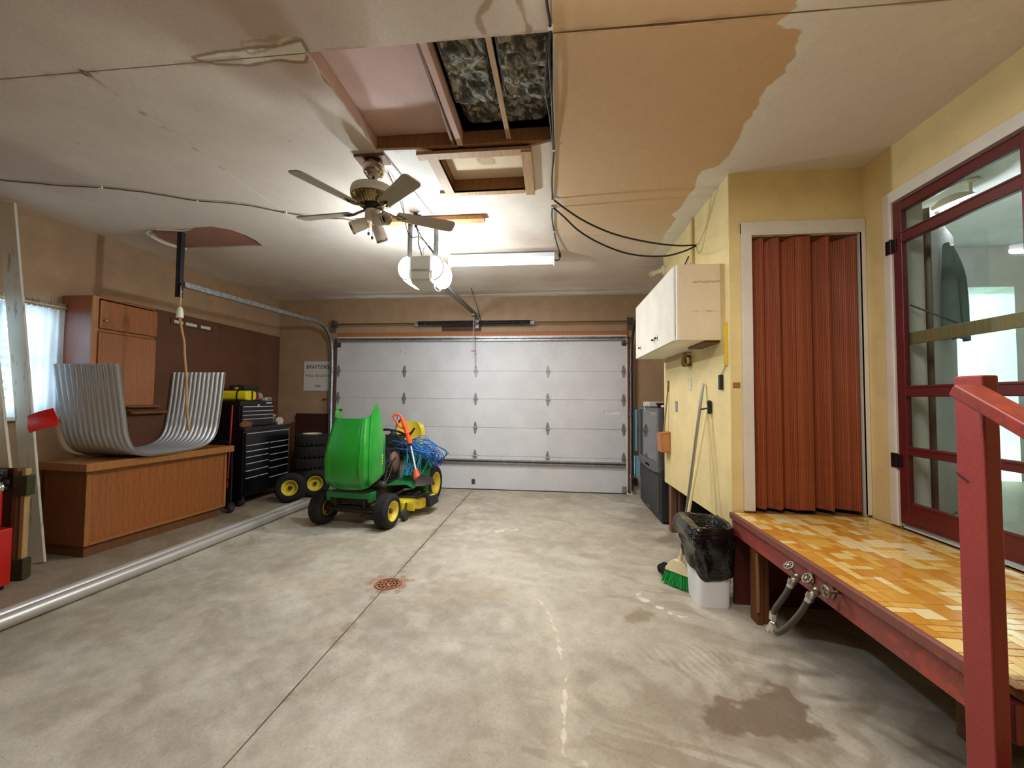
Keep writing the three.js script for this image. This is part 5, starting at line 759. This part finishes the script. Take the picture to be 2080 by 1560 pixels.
// ---------- fixtures on the yellow wall ----------
{
  const plate = (label, y, z, col, knob) => { const t = thing('wall_plate', label, 'switch', [1.27, y, z]); obj('cover', B(-0.007, 0, -0.057, 0.057, -0.036, 0.036, 0.003), M(col, 0.45), t); if (knob) obj('toggle', B(-0.02, -0.006, -0.006, 0.012, -0.006, 0.006, 0.002), m_white, t); obj('screw', [ball(0.004, -0.007, 0.042, 0, 8), ball(0.004, -0.007, -0.042, 0, 8)], m_steel, t); };
  plate('pale blank wall plate under the white cabinet', 1.59, -3.9, '#d9cfae', false); plate('grey switch plate with white toggle, lower on the yellow wall', 1.38, -4.33, '#8f8c84', true);
  const t = thing('hanging_rings', 'pair of tarnished brass rings hanging from a hook below the white cabinet', 'rings', [1.235, 1.812, -3.88]);
  obj('ring', [at(new THREE.TorusGeometry(0.045, 0.014, 10, 28), [0, 0, 0.01], [0, 0.5, 0])], M('#8d7a35', 0.4, { metal: 0.7 }), t); obj('ring', [at(new THREE.TorusGeometry(0.036, 0.012, 10, 28), [-0.02, -0.01, -0.03], [0, 0.9, 0])], M('#6f5d2c', 0.4, { metal: 0.7 }), t); obj('hook', tube([[0.033, 0.07, 0], [0.0, 0.08, 0], [-0.01, 0.06, 0], [0, 0.04, 0]], 0.004, 20, 6), m_steeldark, t);
  const y = thing('yellow_strip', 'narrow bright yellow plastic ruler strip hanging at the corner of the yellow wall', 'ruler', [1.262, 1.862, -3.105]);
  obj('strip', B(-0.006, 0.006, -0.16, 0.16, -0.02, 0.02, 0.003), M('#e5bd17', 0.4), y); obj('rivet', [ball(0.004, -0.006, 0.145, 0, 8), ball(0.004, -0.006, -0.145, 0, 8)], m_steeldark, y);
  const c = []; for (let i = 0; i < 7; i++) c.push(at(new THREE.TorusGeometry(0.0055, 0.0016, 6, 12), [1.258, 1.697 - i * 0.0085, -3.11 - i * 0.011], [i % 2 ? 0 : Math.PI / 2, 0.6, 0]));
  const r = thing('remote_control', 'small black remote control hanging from a chain below the yellow strip', 'remote', [0, 0, 0]);
  obj('case', B(1.245, 1.267, 1.525, 1.64, -3.215, -3.165, 0.008), M('#17161a', 0.4), r); obj('chain', c, m_steel, r); obj('button', [0, 1, 2].map((i) => B(1.242, 1.246, 1.555 + i * 0.025, 1.57 + i * 0.025, -3.2, -3.18, 0.001)), M('#5a5a60', 0.5), r);
}
// ---------- rear-projection television and what lies on it ----------
{
  const t = thing('projection_tv', 'large old floor-standing projection television facing the garage, door mirrored in its screen', 'television', [0, 0, 0]);
  const zA = -6.0, zB = -4.88, X = 1.225, m_tv = M('#2b2c30', 0.5, { bump: 0.0006 }), m_bez = M('#6d6e70', 0.4, { metal: 0.3 });
  obj('base', [B(X + 0.02, 1.80, 0.03, 0.64, zA, zB, 0.02), B(X + 0.05, 1.75, 0, 0.03, zA + 0.05, zB - 0.05, 0.005)], m_tv, t);
  obj('back_shell', B(X + 0.06, 1.72, 0.62, 1.335, zA + 0.01, zB - 0.0, 0.02), M('#17171c', 0.5), t);
  const bz = new THREE.Shape([[5.985, 1.345], [4.895, 1.345], [4.895, 0.60], [5.1, 0.57], [5.44, 0.56], [5.78, 0.57], [5.985, 0.60]].map((p) => new THREE.Vector2(...p))); bz.holes.push(new THREE.Path([[5.93, 1.31], [4.99, 1.31], [4.99, 0.68], [5.93, 0.68]].map((p) => new THREE.Vector2(...p))));
  obj('top_board', B(X + 0.05, 1.73, 1.334, 1.3515, zA, zB, 0.004), m_tv, t);
  obj('bezel', at(ext(bz, 0.06, { bevel: 0.006 }), [X, 0, 0], [0, Math.PI / 2, 0]), m_bez, t);
  obj('screen', B(X + 0.018, X + 0.03, 0.675, 1.315, -5.935, -4.985, 0), M('#4a4d52', 0.04, { clear: 1, cr: 0.02, metal: 0.55 }), t);
  obj('grille_cloth', B(X + 0.012, X + 0.022, 0.1, 0.55, zA + 0.05, zB - 0.05, 0.004), m_tv, t);
  obj('control_strip', B(X - 0.006, X + 0.004, 0.60, 0.63, -5.55, -5.33, 0.003), m_black, t); obj('badge', B(X + 0.008, X + 0.012, 0.07, 0.085, -5.5, -5.38, 0.001), m_steel, t);
  const b = thing('wicker_tray', 'dark low wicker tray on top of the projection television', 'tray', [1.49, 1.352, -5.25]);
  obj('tray', lathe([[0, 0], [0.17, 0], [0.2, 0.05], [0.19, 0.052], [0.16, 0.012], [0, 0.012]], 36), M('#3b2118', 0.6, { map: T_worn, bump: 0.002 }), b); obj('rim', at(new THREE.TorusGeometry(0.196, 0.008, 8, 40), [0, 0.051, 0], [Math.PI / 2, 0, 0]), M('#2c1711', 0.6), b);
  const w = thing('white_box', 'white plastic box with a hanging strap on the near corner of the television', 'box', [1.35, 1.353, -5.72]);
  obj('case', B(-0.09, 0.12, 0, 0.07, -0.16, 0.2, 0.012), M('#d8d6d2', 0.4), w); obj('strap', sheet(2, 20, (u, v) => [-0.1 - 0.035 * Math.sin(v * 3), 0.05 - 0.12 * v, 0.1 + 0.02 * u + 0.05 * v], 0.003), M('#f0eeea', 0.5), w, { uv: 'own' });
  crumple('white_cloth', 'small crumpled white cloth beside the tray on the television', 'cloth', [1.33, 1.352, -5.02], 0.05, 0.02, 0.06, '#dcd8d0', 40);
}
tag(obj('foam_board', B(1.221, 1.285, 0.66, 1.30, -6.43, -6.385, 0.004), M('#86b4cc', 0.8)), 'taller light blue foam board strip by the right edge of the garage door', 'foam board');
tag(obj('foam_board', B(1.245, 1.33, 0.262, 0.585, -6.44, -6.40, 0.004), M('#86b4cc', 0.8)), 'shorter light blue foam board piece low behind the television', 'foam board');
// ---------- dustpan, brooms, bin ----------
{
  const t = thing('lobby_dustpan', 'tan plastic lobby dustpan with a long thin handle hung on the yellow wall', 'dustpan', [0, 0, 0]);
  obj('pan', at(ext([[0, 0], [0.10, 0.02], [0.11, 0.22], [0.0, 0.24]], 0.15, { bevel: 0.004, holes: [[[0.012, 0.014], [0.09, 0.03], [0.098, 0.212], [0.012, 0.23]]] }), [1.266, 0.86, -4.70], [0, Math.PI, 0]).translate(0, 0, 0.15), M('#b87a4a', 0.45, { map: T_mottle }), t);
  obj('pan_back', B(1.165, 1.262, 0.885, 1.085, -4.71, -4.70, 0.002), M('#a56a40', 0.5), t);
  obj('pan_face', B(1.163, 1.262, 0.88, 1.09, -4.565, -4.555, 0.002), M('#c98b55', 0.45, { map: T_mottle }), t);
  obj('handle', bar([1.22, 1.08, -4.64], [1.262, 1.65, -4.6], 0.008, 10), M('#9a8350', 0.5), t); obj('grip', bar([1.257, 1.54, -4.607], [1.263, 1.66, -4.599], 0.012, 12), M('#8a6a3a', 0.5), t);
}
{
  const t = thing('dust_brush_pole', 'long grey metal pole with a small dark brush foot leaning on the yellow wall', 'brush', [0, 0, 0]);
  obj('pole', bar([1.0, 0.13, -3.36], [1.245, 1.585, -3.52], 0.0125, 14), M('#b0aca3', 0.3, { metal: 0.85 }), t);
  obj('ferrule', bar([0.995, 0.10, -3.357], [1.003, 0.20, -3.366], 0.017, 14), M('#ded8cc', 0.5), t);
  obj('brush', at(new RoundedBoxGeometry(0.10, 0.075, 0.17, 3, 0.03), [0.93, 0.055, -3.44], [0.2, 0.5, 0.15]), M('#221a17', 0.9, { map: T_fibre, bump: 0.006 }), t);
  obj('wire_bracket', [bar([0.995, 0.11, -3.357], [0.955, 0.09, -3.40], 0.005, 8), bar([0.995, 0.11, -3.357], [0.945, 0.085, -3.47], 0.005, 8)], m_steel, t);
}
{
  const t = thing('broom', 'broom with green bristles and a cream handle leaning beside the white bin', 'broom', [0, 0, 0]);
  obj('handle', bar([0.975, 0.185, -3.28], [1.246, 1.42, -3.42], 0.0115, 14), M('#e8d9a4', 0.45), t);
  const fr = new THREE.Matrix4().makeRotationFromEuler(new THREE.Euler(-0.1, -0.74, -0.1)).setPosition(0.955, 0, -3.285);
  const head = obj('head', at(ext([[-0.03, 0.205], [0.03, 0.205], [0.06, 0.18], [0.095, 0.125], [0.095, 0.108], [-0.095, 0.108], [-0.095, 0.125], [-0.06, 0.18]], 0.035, { bevel: 0.006 }), [0, 0, -0.017]).applyMatrix4(fr), M('#efe2b4', 0.45), t); void head;
  const q = rng(8), br = []; for (let i = 0; i < 260; i++) { const u = q() * 2 - 1, w = q() - 0.5; br.push(bar([u * 0.092, 0.112, w * 0.03], [u * 0.118 + (q() - 0.5) * 0.008, 0.006 + q() * 0.012, w * 0.075], 0.0028, 4, 0.0028)); }
  const b = obj('bristles', br.map((g) => g.applyMatrix4(fr)), M('#1fae4c', 0.5), t); b.userData.kind = 'stuff';
}
{
  const t = thing('broom_clip', 'black plastic broom grip clip on the yellow wall behind the pole tops', 'clip', [1.25, 1.39, -3.405]);
  obj('clip', [C(0.03, 0.11, 0.045, 0, 0, 0, 0.012), bar([-0.015, -0.01, 0], [-0.045, -0.02, -0.05], 0.008, 8)], m_black, t);
}
{ // bin with bag
  const P = [1.118, 0, -3.10], t = thing('waste_bin', 'white plastic waste bin with a draped black bag in front of the deck', 'bin', P, 0.0);
  const sec = (a, rx, rz, k = 0.32) => { const c = Math.cos(a), s = Math.sin(a); return [Math.sign(c) * Math.abs(c) ** k * rx, Math.sign(s) * Math.abs(s) ** k * rz]; };
  const wall = (y) => [lerp(0.104, 0.122, y / 0.56), lerp(0.135, 0.175, y / 0.56)];
  obj('tub', [sheet(96, 14, (u, v) => { const y = lerp(0.012, 0.555, v), [a, b] = wall(y), p = sec(-u * TAU, a, b); return [p[0], y, p[1]]; }, 0.004), ext(Array.from({ length: 48 }, (_, i) => sec(i / 48 * TAU, 0.104, 0.135)), 0.012).rotateX(-Math.PI / 2)], M('#f1f2f6', 0.32), t);
  const fold = (u, v) => fbm(u * 14, v * 3 + 4, 3, 14) - 0.5;
  const m_bag = M('#0c0c0e', 0.2, { clear: 0.3, cr: 0.1, bump: 0.012, bumpMap: T_crinkle });
  obj('bag', sheet(150, 60, (u, v) => { // v: 0 deep inside, 0.45 rim, 1 skirt hem
    const rim = 0.45, a = -u * TAU; let y, off;
    const f = fold(u, v), big = fbm(u * 6 + 3, v * 1.5, 2, 6) - 0.5, hem = 0.24 + 0.07 * (fbm(u * 5 + 9, 1, 2, 5) - 0.5) + 0.035 * Math.sin(a * 2 + 0.6);
    if (v < rim) { const k = v / rim; y = lerp(0.30, 0.572, Math.sqrt(k)); off = -0.03 - 0.05 * (1 - k) * (0.5 + big) + 0.03 * f * (1 - k) + 0.022 * k; }
    else { const k = (v - rim) / (1 - rim); y = lerp(0.572, hem, k); off = 0.006 + 0.028 * Math.sin(k * Math.PI) + 0.085 * f * Math.min(1, k * 3) + 0.028 * big * k + 0.012 * Math.sin(a * 9 + k * 5) * k; off = Math.max(off, 0.006); }
    if (Math.cos(a) > 0.2) off = Math.min(off, 0.022); else if (v >= rim) off += 0.05 * sstep(0.2, -0.7, Math.cos(a)) * Math.sin(Math.min(1, (v - rim) / (1 - rim) * 1.6 + 0.25) * Math.PI) ** 0.7;
    if (Math.abs(v - rim) < 0.04) y += 0.012 * f * 2;
    const [w, d] = wall(y), p = sec(a, w + off, d + off, 0.42); return [p[0], y + 0.01 * f, p[1]];
  }, 0.002), m_bag, t, { uv: 'own' });
}
// ---------- floor drain ----------
{
  const t = thing('floor_drain', 'rusty round floor drain grate set in the concrete joint', 'drain', [-1.272, 0, -3.069]);
  const m_r = M('#e8cdb4', 0.8, { map: T_rust, bump: 0.001 });
  const ring = new THREE.Shape(); ring.absarc(0, 0, 0.100, 0, TAU); const h = new THREE.Path(); h.absarc(0, 0, 0.086, 0, TAU, true); ring.holes.push(h);
  obj('frame', ext(ring, 0.012, { bevel: 0.0015, seg: 40 }).rotateX(-Math.PI / 2).translate(0, -0.010, 0), m_r, t);
  const s = new THREE.Shape(); s.absarc(0, 0, 0.084, 0, TAU); const seg = (r0, r1, a0, a1) => { const p = new THREE.Path(); p.absarc(0, 0, r1, a0, a1); p.absarc(0, 0, r0, a1, a0, true); s.holes.push(p); };
  for (let i = 0; i < 12; i++) seg(0.060, 0.075, i / 12 * TAU + 0.06, (i + 1) / 12 * TAU - 0.06); for (let i = 0; i < 8; i++) seg(0.037, 0.051, i / 8 * TAU + 0.1, (i + 1) / 8 * TAU - 0.1); for (let i = 0; i < 5; i++) seg(0.012, 0.027, i / 5 * TAU + 0.16, (i + 1) / 5 * TAU - 0.16);
  obj('grate', ext(s, 0.008, { seg: 24 }).rotateX(-Math.PI / 2).translate(0, -0.009, 0), m_r, t);
  obj('well', [at(new THREE.CylinderGeometry(0.101, 0.101, 0.09, 36, 1, true), [0, -0.058, 0]), at(new THREE.CircleGeometry(0.101, 36), [0, -0.10, 0], [-Math.PI / 2, 0, 0])], M('#2a1a12', 0.9, { side: THREE.DoubleSide }), t);
  obj('grate_screw', ball(0.007, 0.012, 0.0, 0.02, 8), M('#e0d0b4', 0.5), t);
}
// ---------- ceiling fan, at rest ----------
{
  const t = thing('ceiling_fan', 'five-bladed ceiling fan with chrome canopy and three white spotlight cups', 'ceiling fan', [-1.253, 3.11, -2.634]);
  const m_chrome = M('#b9ada0', 0.12, { metal: 1 }), m_fan = M('#d5d0c2', 0.5), m_brass = M('#8a7a4c', 0.2, { metal: 1 }), m_blade = M('#a89f8c', 0.55, { map: T_mottle });
  obj('mount_plate', [B(-0.12, 0.10, -0.018, 0, -0.06, 0.06, 0.003)], m_stud, t);
  obj('canopy', lathe([[0, -0.018], [0.06, -0.018], [0.064, -0.05], [0.074, -0.056], [0.077, -0.075], [0.068, -0.09], [0.072, -0.098], [0.062, -0.118], [0.048, -0.122], [0.05, -0.134], [0.03, -0.146], [0, -0.146]], 40), m_chrome, t);
  obj('downrod', bar([0, -0.14, 0], [0, -0.215, 0], 0.0125, 16), m_steeldark, t);
  obj('motor_housing', lathe([[0, -0.198], [0.05, -0.2], [0.115, -0.208], [0.145, -0.225], [0.152, -0.25], [0.150, -0.278], [0.146, -0.284], [0, -0.284]], 48), m_fan, t);
  obj('vent_ring', lathe([[0.146, -0.284], [0.135, -0.305], [0.10, -0.33], [0.07, -0.345], [0, -0.345]], 48), m_brass, t);
  obj('vent_slot', Array.from({ length: 30 }, (_, i) => bar([Math.cos(i / 30 * TAU) * 0.142, -0.291, Math.sin(i / 30 * TAU) * 0.142], [Math.cos(i / 30 * TAU) * 0.088, -0.338, Math.sin(i / 30 * TAU) * 0.088], 0.0035, 5)), m_fan, t);
  obj('switch_collar', lathe([[0.068, -0.345], [0.062, -0.372], [0, -0.372]], 32), m_black, t);
  obj('switch_housing', lathe([[0.05, -0.372], [0.053, -0.38], [0.053, -0.425], [0.046, -0.44], [0, -0.445]], 32), m_white, t);
  const bladeS = () => { const s = new THREE.Shape(); s.moveTo(0.17, -0.045); s.lineTo(0.54, -0.062); s.quadraticCurveTo(0.575, -0.06, 0.578, -0.03); s.lineTo(0.578, 0.03); s.quadraticCurveTo(0.575, 0.06, 0.54, 0.062); s.lineTo(0.17, 0.045); s.quadraticCurveTo(0.145, 0, 0.17, -0.045); return s; };
  for (const a of [114, 42, -30, -102, -174]) {
    const g = new THREE.Group(); g.name = 'blade_arm'; t.add(g); g.rotation.y = -a * R; g.position.y = -0.362;
    obj('blade', at(ext(bladeS(), 0.006, { bevel: 0.0015 }), [0, -0.02, 0], [-Math.PI / 2 - 13 * R, 0, 0]), m_blade, g);
    obj('bracket', [tube([[0.06, 0.0, 0], [0.11, -0.012, 0], [0.155, -0.025, 0], [0.2, -0.026, 0]], 0.009, 20, 8), at(ext([[0.165, -0.03], [0.23, 0], [0.165, 0.03]], 0.004), [0, -0.0275, 0], [-Math.PI / 2 - 13 * R, 0, 0])], m_brass, g);
  }
  for (const [a, tilt] of [[188, 0.5], [-30, 0.1], [70, 1.3]]) {
    const g = new THREE.Group(); g.name = 'lamp_cup'; t.add(g); g.position.set(Math.cos(a * R) * 0.035, -0.455, -Math.sin(a * R) * 0.035); g.rotation.set(0, a * R, 0);
    const T = (geo) => at(geo, [0, 0, 0], [0, 0, -Math.PI / 2 - tilt * 0.75 + 0.0]);
    obj('cup', T(lathe([[0, -0.005], [0.032, 0], [0.04, 0.02], [0.042, 0.10], [0.040, 0.115], [0.034, 0.115], [0.034, 0.03], [0, 0.02]], 28)), m_white, g);
    obj('cup_ring', T(lathe([[0.041, 0.10], [0.0435, 0.104], [0.0435, 0.117], [0.035, 0.117], [0.034, 0.11]], 28)), m_chrome, g);
    obj('socket', T(lathe([[0, 0.03], [0.03, 0.03], [0.03, 0.06], [0, 0.06]], 20)), m_black, g);
  }
  for (const [x, l] of [[-0.012, 0.545], [0.014, 0.575]]) { obj('pull_chain', bar([x, -0.44, 0.03], [x, -l, 0.032], 0.0016, 6), m_brass, t); obj('chain_pull', at(lathe([[0, 0.012], [0.005, 0.01], [0.009, 0], [0.006, -0.01], [0, -0.012]], 14), [x, -l, 0.032]), m_steeldark, t); }
}
// ---------- opener ----------
{
  const t = thing('door_opener', 'garage door opener with two glowing side lenses hanging from angle straps', 'opener', [0, 0, 0]);
  const m_case = M('#cfcdc2', 0.45), m_lens = M('#ffffff', 0.3, { emissive: new THREE.Color('#dff4ff'), emissiveIntensity: 2.6 });
  obj('case', [ext([[-1.325, 2.54], [-1.30, 2.51], [-1.12, 2.51], [-1.095, 2.54], [-1.095, 2.73], [-1.115, 2.745], [-1.305, 2.745], [-1.325, 2.73]], 0.34, { bevel: 0.012 }).translate(0, 0, -3.87)], m_case, t);
  obj('front_panel', [B(-1.31, -1.11, 2.60, 2.74, -3.532, -3.505, 0.012), B(-1.305, -1.115, 2.515, 2.585, -3.535, -3.512, 0.012)], M('#bdbbb0', 0.45), t);
  obj('name_strip', Array.from({ length: 9 }, (_, i) => B(-1.285 + i * 0.018, -1.273 + i * 0.018, 2.606, 2.612, -3.507, -3.5035, 0.0005)), M('#6c6a64', 0.5), t);
  for (const s of [-1, 1]) {
    const cx = s < 0 ? -1.325 : -1.095;
    obj('light_lens', sheet(18, 22, (u, v) => { const a = lerp(-Math.PI / 2, Math.PI / 2, v), bz = 1 - 0.25 * (2 * u - 1) ** 2; return [cx + s * (0.008 + 0.112 * Math.cos(a) * bz), 2.628 + 0.108 * Math.sin(a), lerp(-3.52, -3.84, s > 0 ? u : 1 - u)]; }, 0.003), m_lens, t, { uv: 'own' });
    obj('lens_rim', tube(Array.from({ length: 15 }, (_, i) => { const a = lerp(-Math.PI / 2, Math.PI / 2, i / 14); return [cx + s * (0.006 + 0.092 * Math.cos(a)), 2.628 + 0.11 * Math.sin(a), -3.515]; }), 0.006, 40, 6), m_case, t);
    const pl = new THREE.PointLight('#e6f3ff', L_OPENER); pl.position.set(cx + s * 0.06, 2.628, -3.68); pl.shadow.radius = 2; pl.castShadow = true; scene.add(pl);
  }
  // angle straps up to the ceiling board
  for (const x of [-1.335, -1.085]) obj('strap', [B(x - 0.018, x + 0.018, 2.72, 3.075, -3.592, -3.588, 0.0008), B(x - 0.018, x - 0.015, 2.72, 3.075, -3.59, -3.56, 0.0008)], m_steel, t);
  obj('rail', [plankBar([-1.235, 2.715, -3.85], [-1.252, 2.80, -6.42], 0.035, 0.045, [0, 1, 0], 0.003)], M('#6b675f', 0.4, { metal: 0.7 }), t);
  obj('rail_chain', [tube([[-1.20, 2.69, -3.86], [-1.205, 2.705, -4.8], [-1.225, 2.775, -6.2]], 0.006, 40, 6), tube([[-1.265, 2.69, -3.86], [-1.27, 2.715, -4.8], [-1.268, 2.775, -6.2]], 0.006, 40, 6)], m_steeldark, t);
  obj('header_bracket', [B(-1.29, -1.215, 2.74, 2.84, -6.455, -6.40, 0.003)], m_steeldark, t);
  obj('trolley', B(-1.275, -1.225, 2.735, 2.785, -6.25, -6.12, 0.006), m_steeldark, t);
  obj('door_arm', [plankBar([-1.25, 2.75, -6.18], [-1.245, 2.36, -6.30], 0.022, 0.005, [1, 0, 0], 0.001), plankBar([-1.245, 2.4, -6.30], [-1.24, 1.94, -6.33], 0.022, 0.005, [1, 0, 0], 0.001)], m_steel, t);
  obj('release_cord', [tube([[-1.25, 2.72, -6.16], [-1.255, 2.5, -6.17], [-1.25, 2.2, -6.18]], 0.004, 20, 6)], M('#b9b4aa', 0.8), t); obj('release_handle', bar([-1.285, 2.19, -6.18], [-1.215, 2.19, -6.18], 0.008, 10), M('#c23a35', 0.5), t);
  obj('wire_loop', tube([[-1.10, 2.52, -3.6], [-1.095, 2.46, -3.58], [-1.065, 2.425, -3.57], [-1.035, 2.425, -3.57], [-1.025, 2.44, -3.57]], 0.0045, 30, 6), M('#e6e0c6', 0.5), t);
}
// ---------- fluorescent fixtures ----------
function tubeLight(label, x0, x1, y, z, power, col) {
  const t = thing('fluorescent_fixture', label, 'light', [0, 0, 0]);
  obj('housing', [B(x0, x1, y + 0.035, y + 0.085, z - 0.06, z + 0.06, 0.006)], M('#eceff2', 0.35), t);
  for (const x of [x0, x1]) obj('end_cap', B(x - 0.004, x + 0.004, y - 0.03, y + 0.085, z - 0.062, z + 0.062, 0.003), M('#e9ecef', 0.4), t);
  for (const dz of [-0.034, 0.034]) obj('lamp_tube', bar([x0 + 0.01, y, z + dz], [x1 - 0.01, y, z + dz], 0.019, 18), M('#ffffff', 0.4, { emissive: new THREE.Color(col), emissiveIntensity: 4 }), t);
  const a = new THREE.RectAreaLight(col, power, x1 - x0 - 0.04, 0.10); a.position.set((x0 + x1) / 2, y - 0.024, z); a.lookAt((x0 + x1) / 2, y - 2, z); scene.add(a);
  return t;
}
{
  const t = tubeLight('bright two-tube fluorescent fixture hanging beside the door opener', -1.19, 0.0, 2.985, -4.47, L_TUBE, '#fff7f4');
  obj('chain', [bar([-0.01, 3.07, -4.47], [-0.01, 3.11, -4.47], 0.003, 6), bar([-1.17, 3.07, -4.47], [-1.17, 3.11, -4.47], 0.003, 6)], m_steel, t);
  obj('power_cord', tube([[0.004, 3.0, -4.47], [0.04, 2.995, -4.47], [0.06, 3.01, -4.47], [0.062, 3.04, -4.47]], 0.006, 24, 6), m_black, t);
  obj('plug', bar([0.062, 3.03, -4.47], [0.06, 3.075, -4.47], 0.014, 12), m_black, t);
  const n = tubeLight('added two-tube fluorescent fixture, unseen above the picture, lighting the near part of the garage', -0.15, 1.05, 3.01, -1.36, L_NEAR, '#fff6f0');  // added fixture out of view, there to brighten the near end of the garage
  obj('hanger', [B(-0.06, -0.02, 3.09, 3.109, -1.41, -1.31, 0.002), B(0.9, 0.94, 3.09, 3.109, -1.41, -1.31, 0.002)], m_steel, n);
}
tag(obj('ceiling_cleat', [B(-1.81, -0.635, 3.068, 3.109, -3.62, -3.53, 0.003)], M('#c98a4c', 0.55, { map: T_grain })), 'flat pine board screwed to the ceiling above the door opener straps', 'board');
// ---------- cables and cords ----------
const m_cable = M('#231c18', 0.6), clip = (p) => B(p[0] - 0.012, p[0] + 0.012, 3.088, 3.109, p[2] - 0.007, p[2] + 0.007, 0.003);
{
  const t = thing('ceiling_cable', 'dark cable clipped along the ceiling past the right edge of the open hole', 'cable', [0, 0, 0]);
  obj('cable', tube([[-0.05, 3.1, -1.3], [-0.037, 3.10, -1.62], [-0.022, 3.098, -1.742], [-0.028, 3.085, -1.856], [-0.016, 3.08, -2.17], [-0.011, 3.088, -2.415], [-0.006, 3.099, -2.609], [-0.020, 3.094, -2.963], [-0.017, 3.1, -3.281]], 0.0065, 90, 8), m_cable, t);
  obj('cable', tube([[-0.022, 3.098, -1.75], [-0.042, 3.085, -1.9], [-0.05, 3.085, -2.1], [-0.03, 3.09, -2.3], [-0.012, 3.098, -2.6]], 0.0055, 50, 8), m_cable, t);
  for (const p of [[-0.022, 0, -1.742], [-0.006, 0, -2.625], [-0.017, 0, -3.29]]) obj('clip', clip(p), m_white, t);
  obj('cable', tube([[-0.018, 3.1, -3.41], [-0.022, 3.095, -3.6], [-0.004, 3.1, -3.915], [0.02, 3.09, -4.165], [0.058, 3.075, -4.45]], 0.0065, 50, 8), m_cable, t); for (const p of [[-0.018, 0, -3.42], [-0.003, 0, -3.93]]) obj('clip', clip(p), m_white, t);
}
tag(obj('swag_cable', tube([[-0.017, 3.1, -3.281], [-0.005, 3.098, -3.304], [0.097, 3.031, -3.338], [0.222, 2.961, -3.378], [0.392, 2.895, -3.434], [0.564, 2.852, -3.490], [0.876, 2.818, -3.592], [1.107, 2.818, -3.667], [1.262, 2.838, -3.721]], 0.0075, 90, 8), m_cable), 'upper of two dark cables sagging from the ceiling to the yellow closet wall', 'cable');
tag(obj('swag_cable', tube([[-0.018, 3.1, -3.43], [-0.005, 3.1, -3.453], [0.080, 3.030, -3.471], [0.209, 2.915, -3.498], [0.404, 2.808, -3.538], [0.666, 2.728, -3.593], [0.977, 2.725, -3.659], [1.158, 2.778, -3.697], [1.262, 2.829, -3.720]], 0.0075, 90, 8), m_cable), 'lower and looser of two dark cables sagging to the yellow closet wall', 'cable');
{
  const t = thing('ceiling_wire', 'thin brown wire stapled across the left part of the ceiling to the fan', 'wire', [0, 0, 0]);
  const P = [[-4.55, 3.10, -2.55], [-4.268, 3.101, -2.631], [-4.092, 3.101, -2.689], [-3.793, 3.098, -2.759], [-3.592, 3.10, -2.792], [-3.333, 3.098, -2.891], [-3.019, 3.10, -3.065], [-2.687, 3.097, -3.154], [-2.406, 3.1, -3.334], [-2.185, 3.096, -3.431], [-1.962, 3.10, -3.501], [-1.80, 3.1, -3.55]];
  obj('wire', tube(Array.from({ length: 45 }, (_, i) => { const p = curve(P).getPoint(i / 44), w = 0.03 * (fbm(i * 0.55, 7, 3) - 0.5); return [p.x, p.y, p.z + w]; }), 0.0048, 180, 6), M('#6b563c', 0.7), t); for (const p of [P[4], P[6], P[8]]) obj('clip', clip(p), m_white, t);
}
tag(obj('conduit_strip', plankBar([-1.16, 3.104, -2.56], [-1.10, 3.104, -3.5], 0.014, 0.01, [0, 1, 0], 0.002), M('#8d8174', 0.5)), 'thin grey conduit strip on the ceiling from the fan towards the opener', 'conduit');
{
  const t = thing('opener_cords', 'dark power cords and plug hanging from the ceiling to the door opener', 'cord', [0, 0, 0]);
  obj('outlet_plug', [B(-1.26, -1.225, 3.03, 3.109, -3.48, -3.44, 0.006), bar([-1.242, 3.03, -3.46], [-1.242, 2.98, -3.47], 0.014, 10), bar([-1.235, 3.09, -3.46], [-1.19, 3.075, -3.44], 0.009, 8)], m_black, t);
  obj('cord', [tube([[-1.242, 2.99, -3.47], [-1.235, 2.93, -3.52], [-1.25, 2.88, -3.56], [-1.235, 2.80, -3.6], [-1.23, 2.76, -3.64]], 0.005, 40, 6), tube([[-1.24, 3.0, -3.47], [-1.215, 2.93, -3.52], [-1.17, 2.86, -3.57], [-1.12, 2.79, -3.62], [-1.10, 2.74, -3.66]], 0.005, 40, 6)], m_cable, t);
  obj('cord', tube([[-1.22, 3.1, -2.80], [-1.225, 3.06, -2.95], [-1.30, 3.06, -3.3], [-1.355, 3.05, -3.5], [-1.34, 2.96, -3.55], [-1.30, 2.93, -3.57], [-1.26, 2.945, -3.58], [-1.17, 2.87, -3.6], [-1.1, 2.78, -3.62]], 0.0045, 70, 6), m_cable, t);
  obj('white_wire', [at(new THREE.TorusGeometry(0.07, 0.005, 8, 30), [-1.14, 2.80, -3.60], [0.3, 0.3, 0]), tube([[-1.07, 3.06, -3.6], [-1.04, 2.92, -3.62], [-1.02, 2.82, -3.65], [-1.08, 2.75, -3.7]], 0.004, 30, 6)], M('#d9dde0', 0.5), t);
}
tag(obj('dangling_wire', tube([[-1.24, 3.105, -5.9], [-1.235, 3.02, -6.1], [-1.225, 2.9, -6.35], [-1.19, 2.75, -6.42], [-1.15, 2.66, -6.44]], 0.005, 40, 6), m_cable), 'thin dark wire dropping from the ceiling beside the rail end above the door', 'wire');

// ---------- hand over to the renderer ----------
scene.traverse((o) => { if (o.isMesh) { o.castShadow = true; o.receiveShadow = true; } });
renderer.render(scene, camera);
